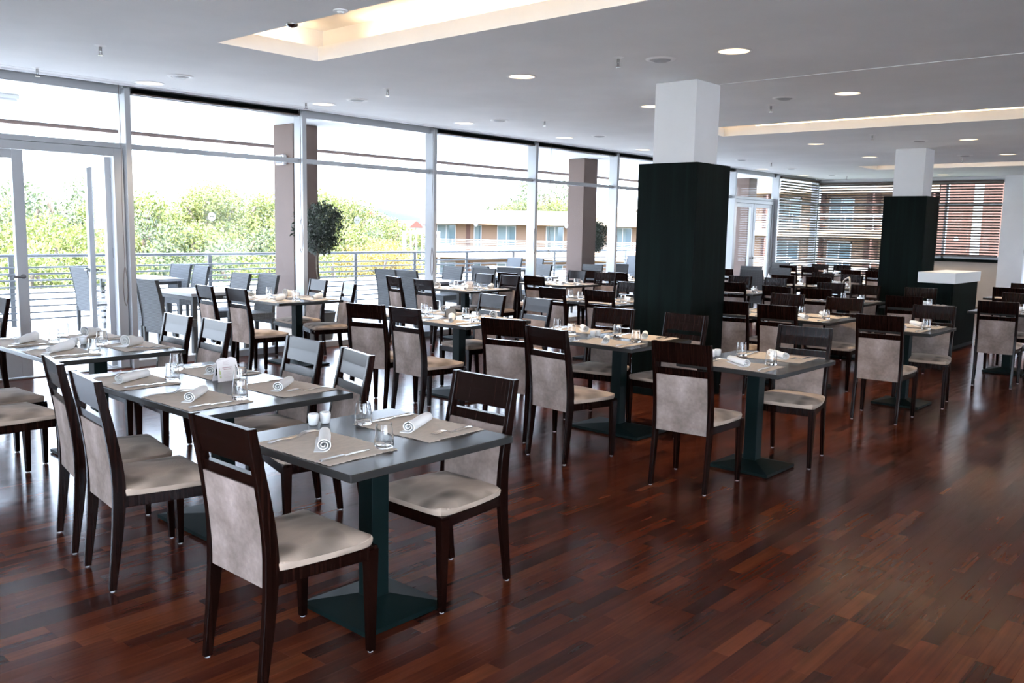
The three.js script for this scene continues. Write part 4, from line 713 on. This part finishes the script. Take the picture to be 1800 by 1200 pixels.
  // little houses on the slope below the hill
  [[205, 3.2, -232], [222, 4.5, -238], [240, 6.0, -247], [215, 6.5, -262], [252, 3.5, -235], [190, 8.5, -268]].forEach(([x, y, z], i) => {
    const t = thing('far_house', `tiny red roofed house on the slope below the hill, ${['nearest the first column', 'second from the first column', 'middle of the cluster', 'highest in the middle', 'nearest the hotel wing', 'up towards the hilltop'][i]}`, 'house', [x, y - 8, z], R(20 + i * 31), 'red roofed houses below the hill');
    part('wall', bx(-5, 5, -1.2 - y, 6, -3.5, 3.5), M.facadeWhite, t); part('roof', prism([[-5.6, 0], [5.6, 0], [0, 2.4]], 7.6).translate(0, 6, 0), M.roofTile, t); for (const s of [-2.5, 2.5]) part('window', bx(s - 0.6, s + 0.6, 2.4, 4, 3.45, 3.6), M.darkGlass, t);
  });
}

// ---------- hotel wing with a flat roof ----------
{
  const o = thing('hotel_wing', 'beige flat roofed hotel wing with balconies and curtained windows beyond the terrace', 'building', [50.61, 0, -54.1], -Math.atan2(0.847, 0.532));
  // local: x along the facade, z towards the viewer's left front is negative depth
  const F = (x0, x1, y0, y1, z0, z1) => bx(x0, x1, y0, y1, z0, z1);
  part('wall', F(-0.2, 20.8, -8, 1.9, -9, 0), M.facadeBeige, o); part('parapet', F(-0.4, 21.0, 1.9, 3.0, -9.2, 1.5), M.cream, o); part('roof', F(-0.4, 21.0, 2.96, 3.02, -9.2, 1.5), M.facadeWhite, o);
  const wins = [[0.41, 2.02], [3.56, 4.21], [5.53, 7.10], [9.58, 11.05], [15.06, 16.56], [18.6, 20.1]];
  for (const [yb, floor] of [[-0.35, 'upper'], [-3.45, 'lower']]) {
    for (const [a, b] of wins) {
      const fr = part('window', clean([F(a, a + 0.07, yb, yb + 2.2, 0, 0.06), F(b - 0.07, b, yb, yb + 2.2, 0, 0.06), F(a, b, yb + 2.13, yb + 2.2, 0, 0.06), ...(b - a > 1 ? [F((a + b) / 2 - 0.04, (a + b) / 2 + 0.04, yb, yb + 2.13, 0, 0.06)] : [])]), M.facadeWhite, o), m = (a + b) / 2;
      part('pane', F(b - a > 1 ? m + 0.04 : a + 0.07, b - 0.07, yb, yb + 2.13, 0.005, 0.02), M.darkGlass, fr);
      part('curtain', F(a + 0.07, m + (b - a > 1 ? 0.25 : 0.1), yb, yb + 2.13, 0.015, 0.03), M.curtain, fr);
    }
    part('balcony_slab', F(-0.4, 21.0, yb - 0.5, yb, 0, 1.5), M.cream, o);
    const br = part('balcony_railing', F(-0.4, 21.0, yb + 0.97, yb + 1.02, 1.38, 1.44), M.facadeWhite, o);
    for (let i = 0; i < 7; i++) part('bar', F(-0.4, 21.0, yb + 0.1 + i * 0.125, yb + 0.135 + i * 0.125, 1.39, 1.42), M.facadeWhite, br);
    for (let x = 0; x < 21; x += 2.1) part('post', F(x - 0.035, x + 0.035, yb, yb + 1.0, 1.38, 1.44), M.facadeWhite, br);
    for (const x of [2.89, 8.2, 13.2, 17.6]) part('recess', F(x, x + 0.36, yb, yb + 2.25, -0.02, 0.012), M.facadeBrown, o);
    for (const x of [1.1, 6.2, 10.2, 15.8]) part('air_unit', rbx(x, x + 0.7, yb + 0.05, yb + 0.6, 1.0, 1.3, 0.03, 1), M.vent, o);
  }
  const tw = thing('stair_tower', 'white open stair tower at the left end of the hotel wing', 'tower', [27.6, 0, -31.4], R(-45));
  for (const [a, b] of [[0, 0], [1.6, 0], [0, 1.4], [1.6, 1.4]]) part('post', F(a, a + 0.08, -4, 1.35, b, b + 0.08), M.facadeWhite, tw);
  for (let i = 0; i < 6; i++) part('slat', F(0.1 + i * 0.25, 0.16 + i * 0.25, -4, 1.3, 1.42, 1.46), M.facadeWhite, tw);
  part('top_beam', F(0, 1.68, 1.3, 1.4, 0, 1.48), M.facadeWhite, tw); part('brace', new THREE.CylinderGeometry(0.03, 0.03, 2.6, 6).rotateZ(R(-40)).translate(0.9, 0.1, 1.2), M.facadeWhite, tw);
}
// ---------- hotel wing seen through the blinds ----------
{
  const o = thing('hotel_block', 'brown and cream hotel block with white balcony railings beyond the blinds', 'building', [60, 0, 0]);
  const F = (x0, x1, y0, y1, z0, z1) => bx(x0, x1, y0, y1, z0, z1);
  part('wall', F(0, 12, -9, 8.2, -32, -8), M.facadeBeige, o);
  for (const y of [-1.55, 1.45, 4.4, 7.4]) part('floor_slab', F(-1.4, 0, y, y + 0.5, -32, -16.9), M.cream, o);
  part('stair_block', F(-1.5, 0, -9, 8.2, -16.8, -8), M.facadeBrown, o);
  part('light_strip', F(-1.56, -1.5, -9, 8.2, -14.85, -14.35), M.facadeWhite, o);
  for (const yb of [-1.05, 1.95, 4.9]) {
    for (let z = -31.7; z < -18; z += 3.7) {
      const fr = part('window', clean([F(-0.06, 0, yb, yb + 2.2, z, z + 0.08), F(-0.06, 0, yb, yb + 2.2, z + 1.62, z + 1.7), F(-0.06, 0, yb + 2.12, yb + 2.2, z, z + 1.7), F(-0.06, 0, yb, yb + 2.12, z + 0.81, z + 0.89)]), M.facadeWhite, o);
      part('pane', F(-0.03, -0.01, yb, yb + 2.12, z + 0.89, z + 1.62), M.darkGlass, fr); part('curtain', F(-0.035, -0.012, yb, yb + 2.12, z + 0.08, z + 0.9), M.curtain, fr);
      part('recess', F(-0.04, 0, yb, yb + 2.4, z + 2.5, z + 3.2), M.facadeBrown, o);
      part('partition', F(-1.3, 0, yb, yb + 2.4, z + 3.35, z + 3.45), M.facadeBrown, o);
    }
    const br = part('balcony_railing', F(-1.36, -1.3, yb + 0.98, yb + 1.04, -32, -16.9), M.facadeWhite, o);
    for (let i = 0; i < 7; i++) part('bar', F(-1.35, -1.31, yb + 0.1 + i * 0.125, yb + 0.14 + i * 0.125, -32, -16.9), M.facadeWhite, br);
    for (let z = -31.9; z < -16; z += 1.85) part('post', F(-1.36, -1.3, yb, yb + 1, z - 0.03, z + 0.03), M.facadeWhite, br);
  }
}
renderer.render(scene, camera);
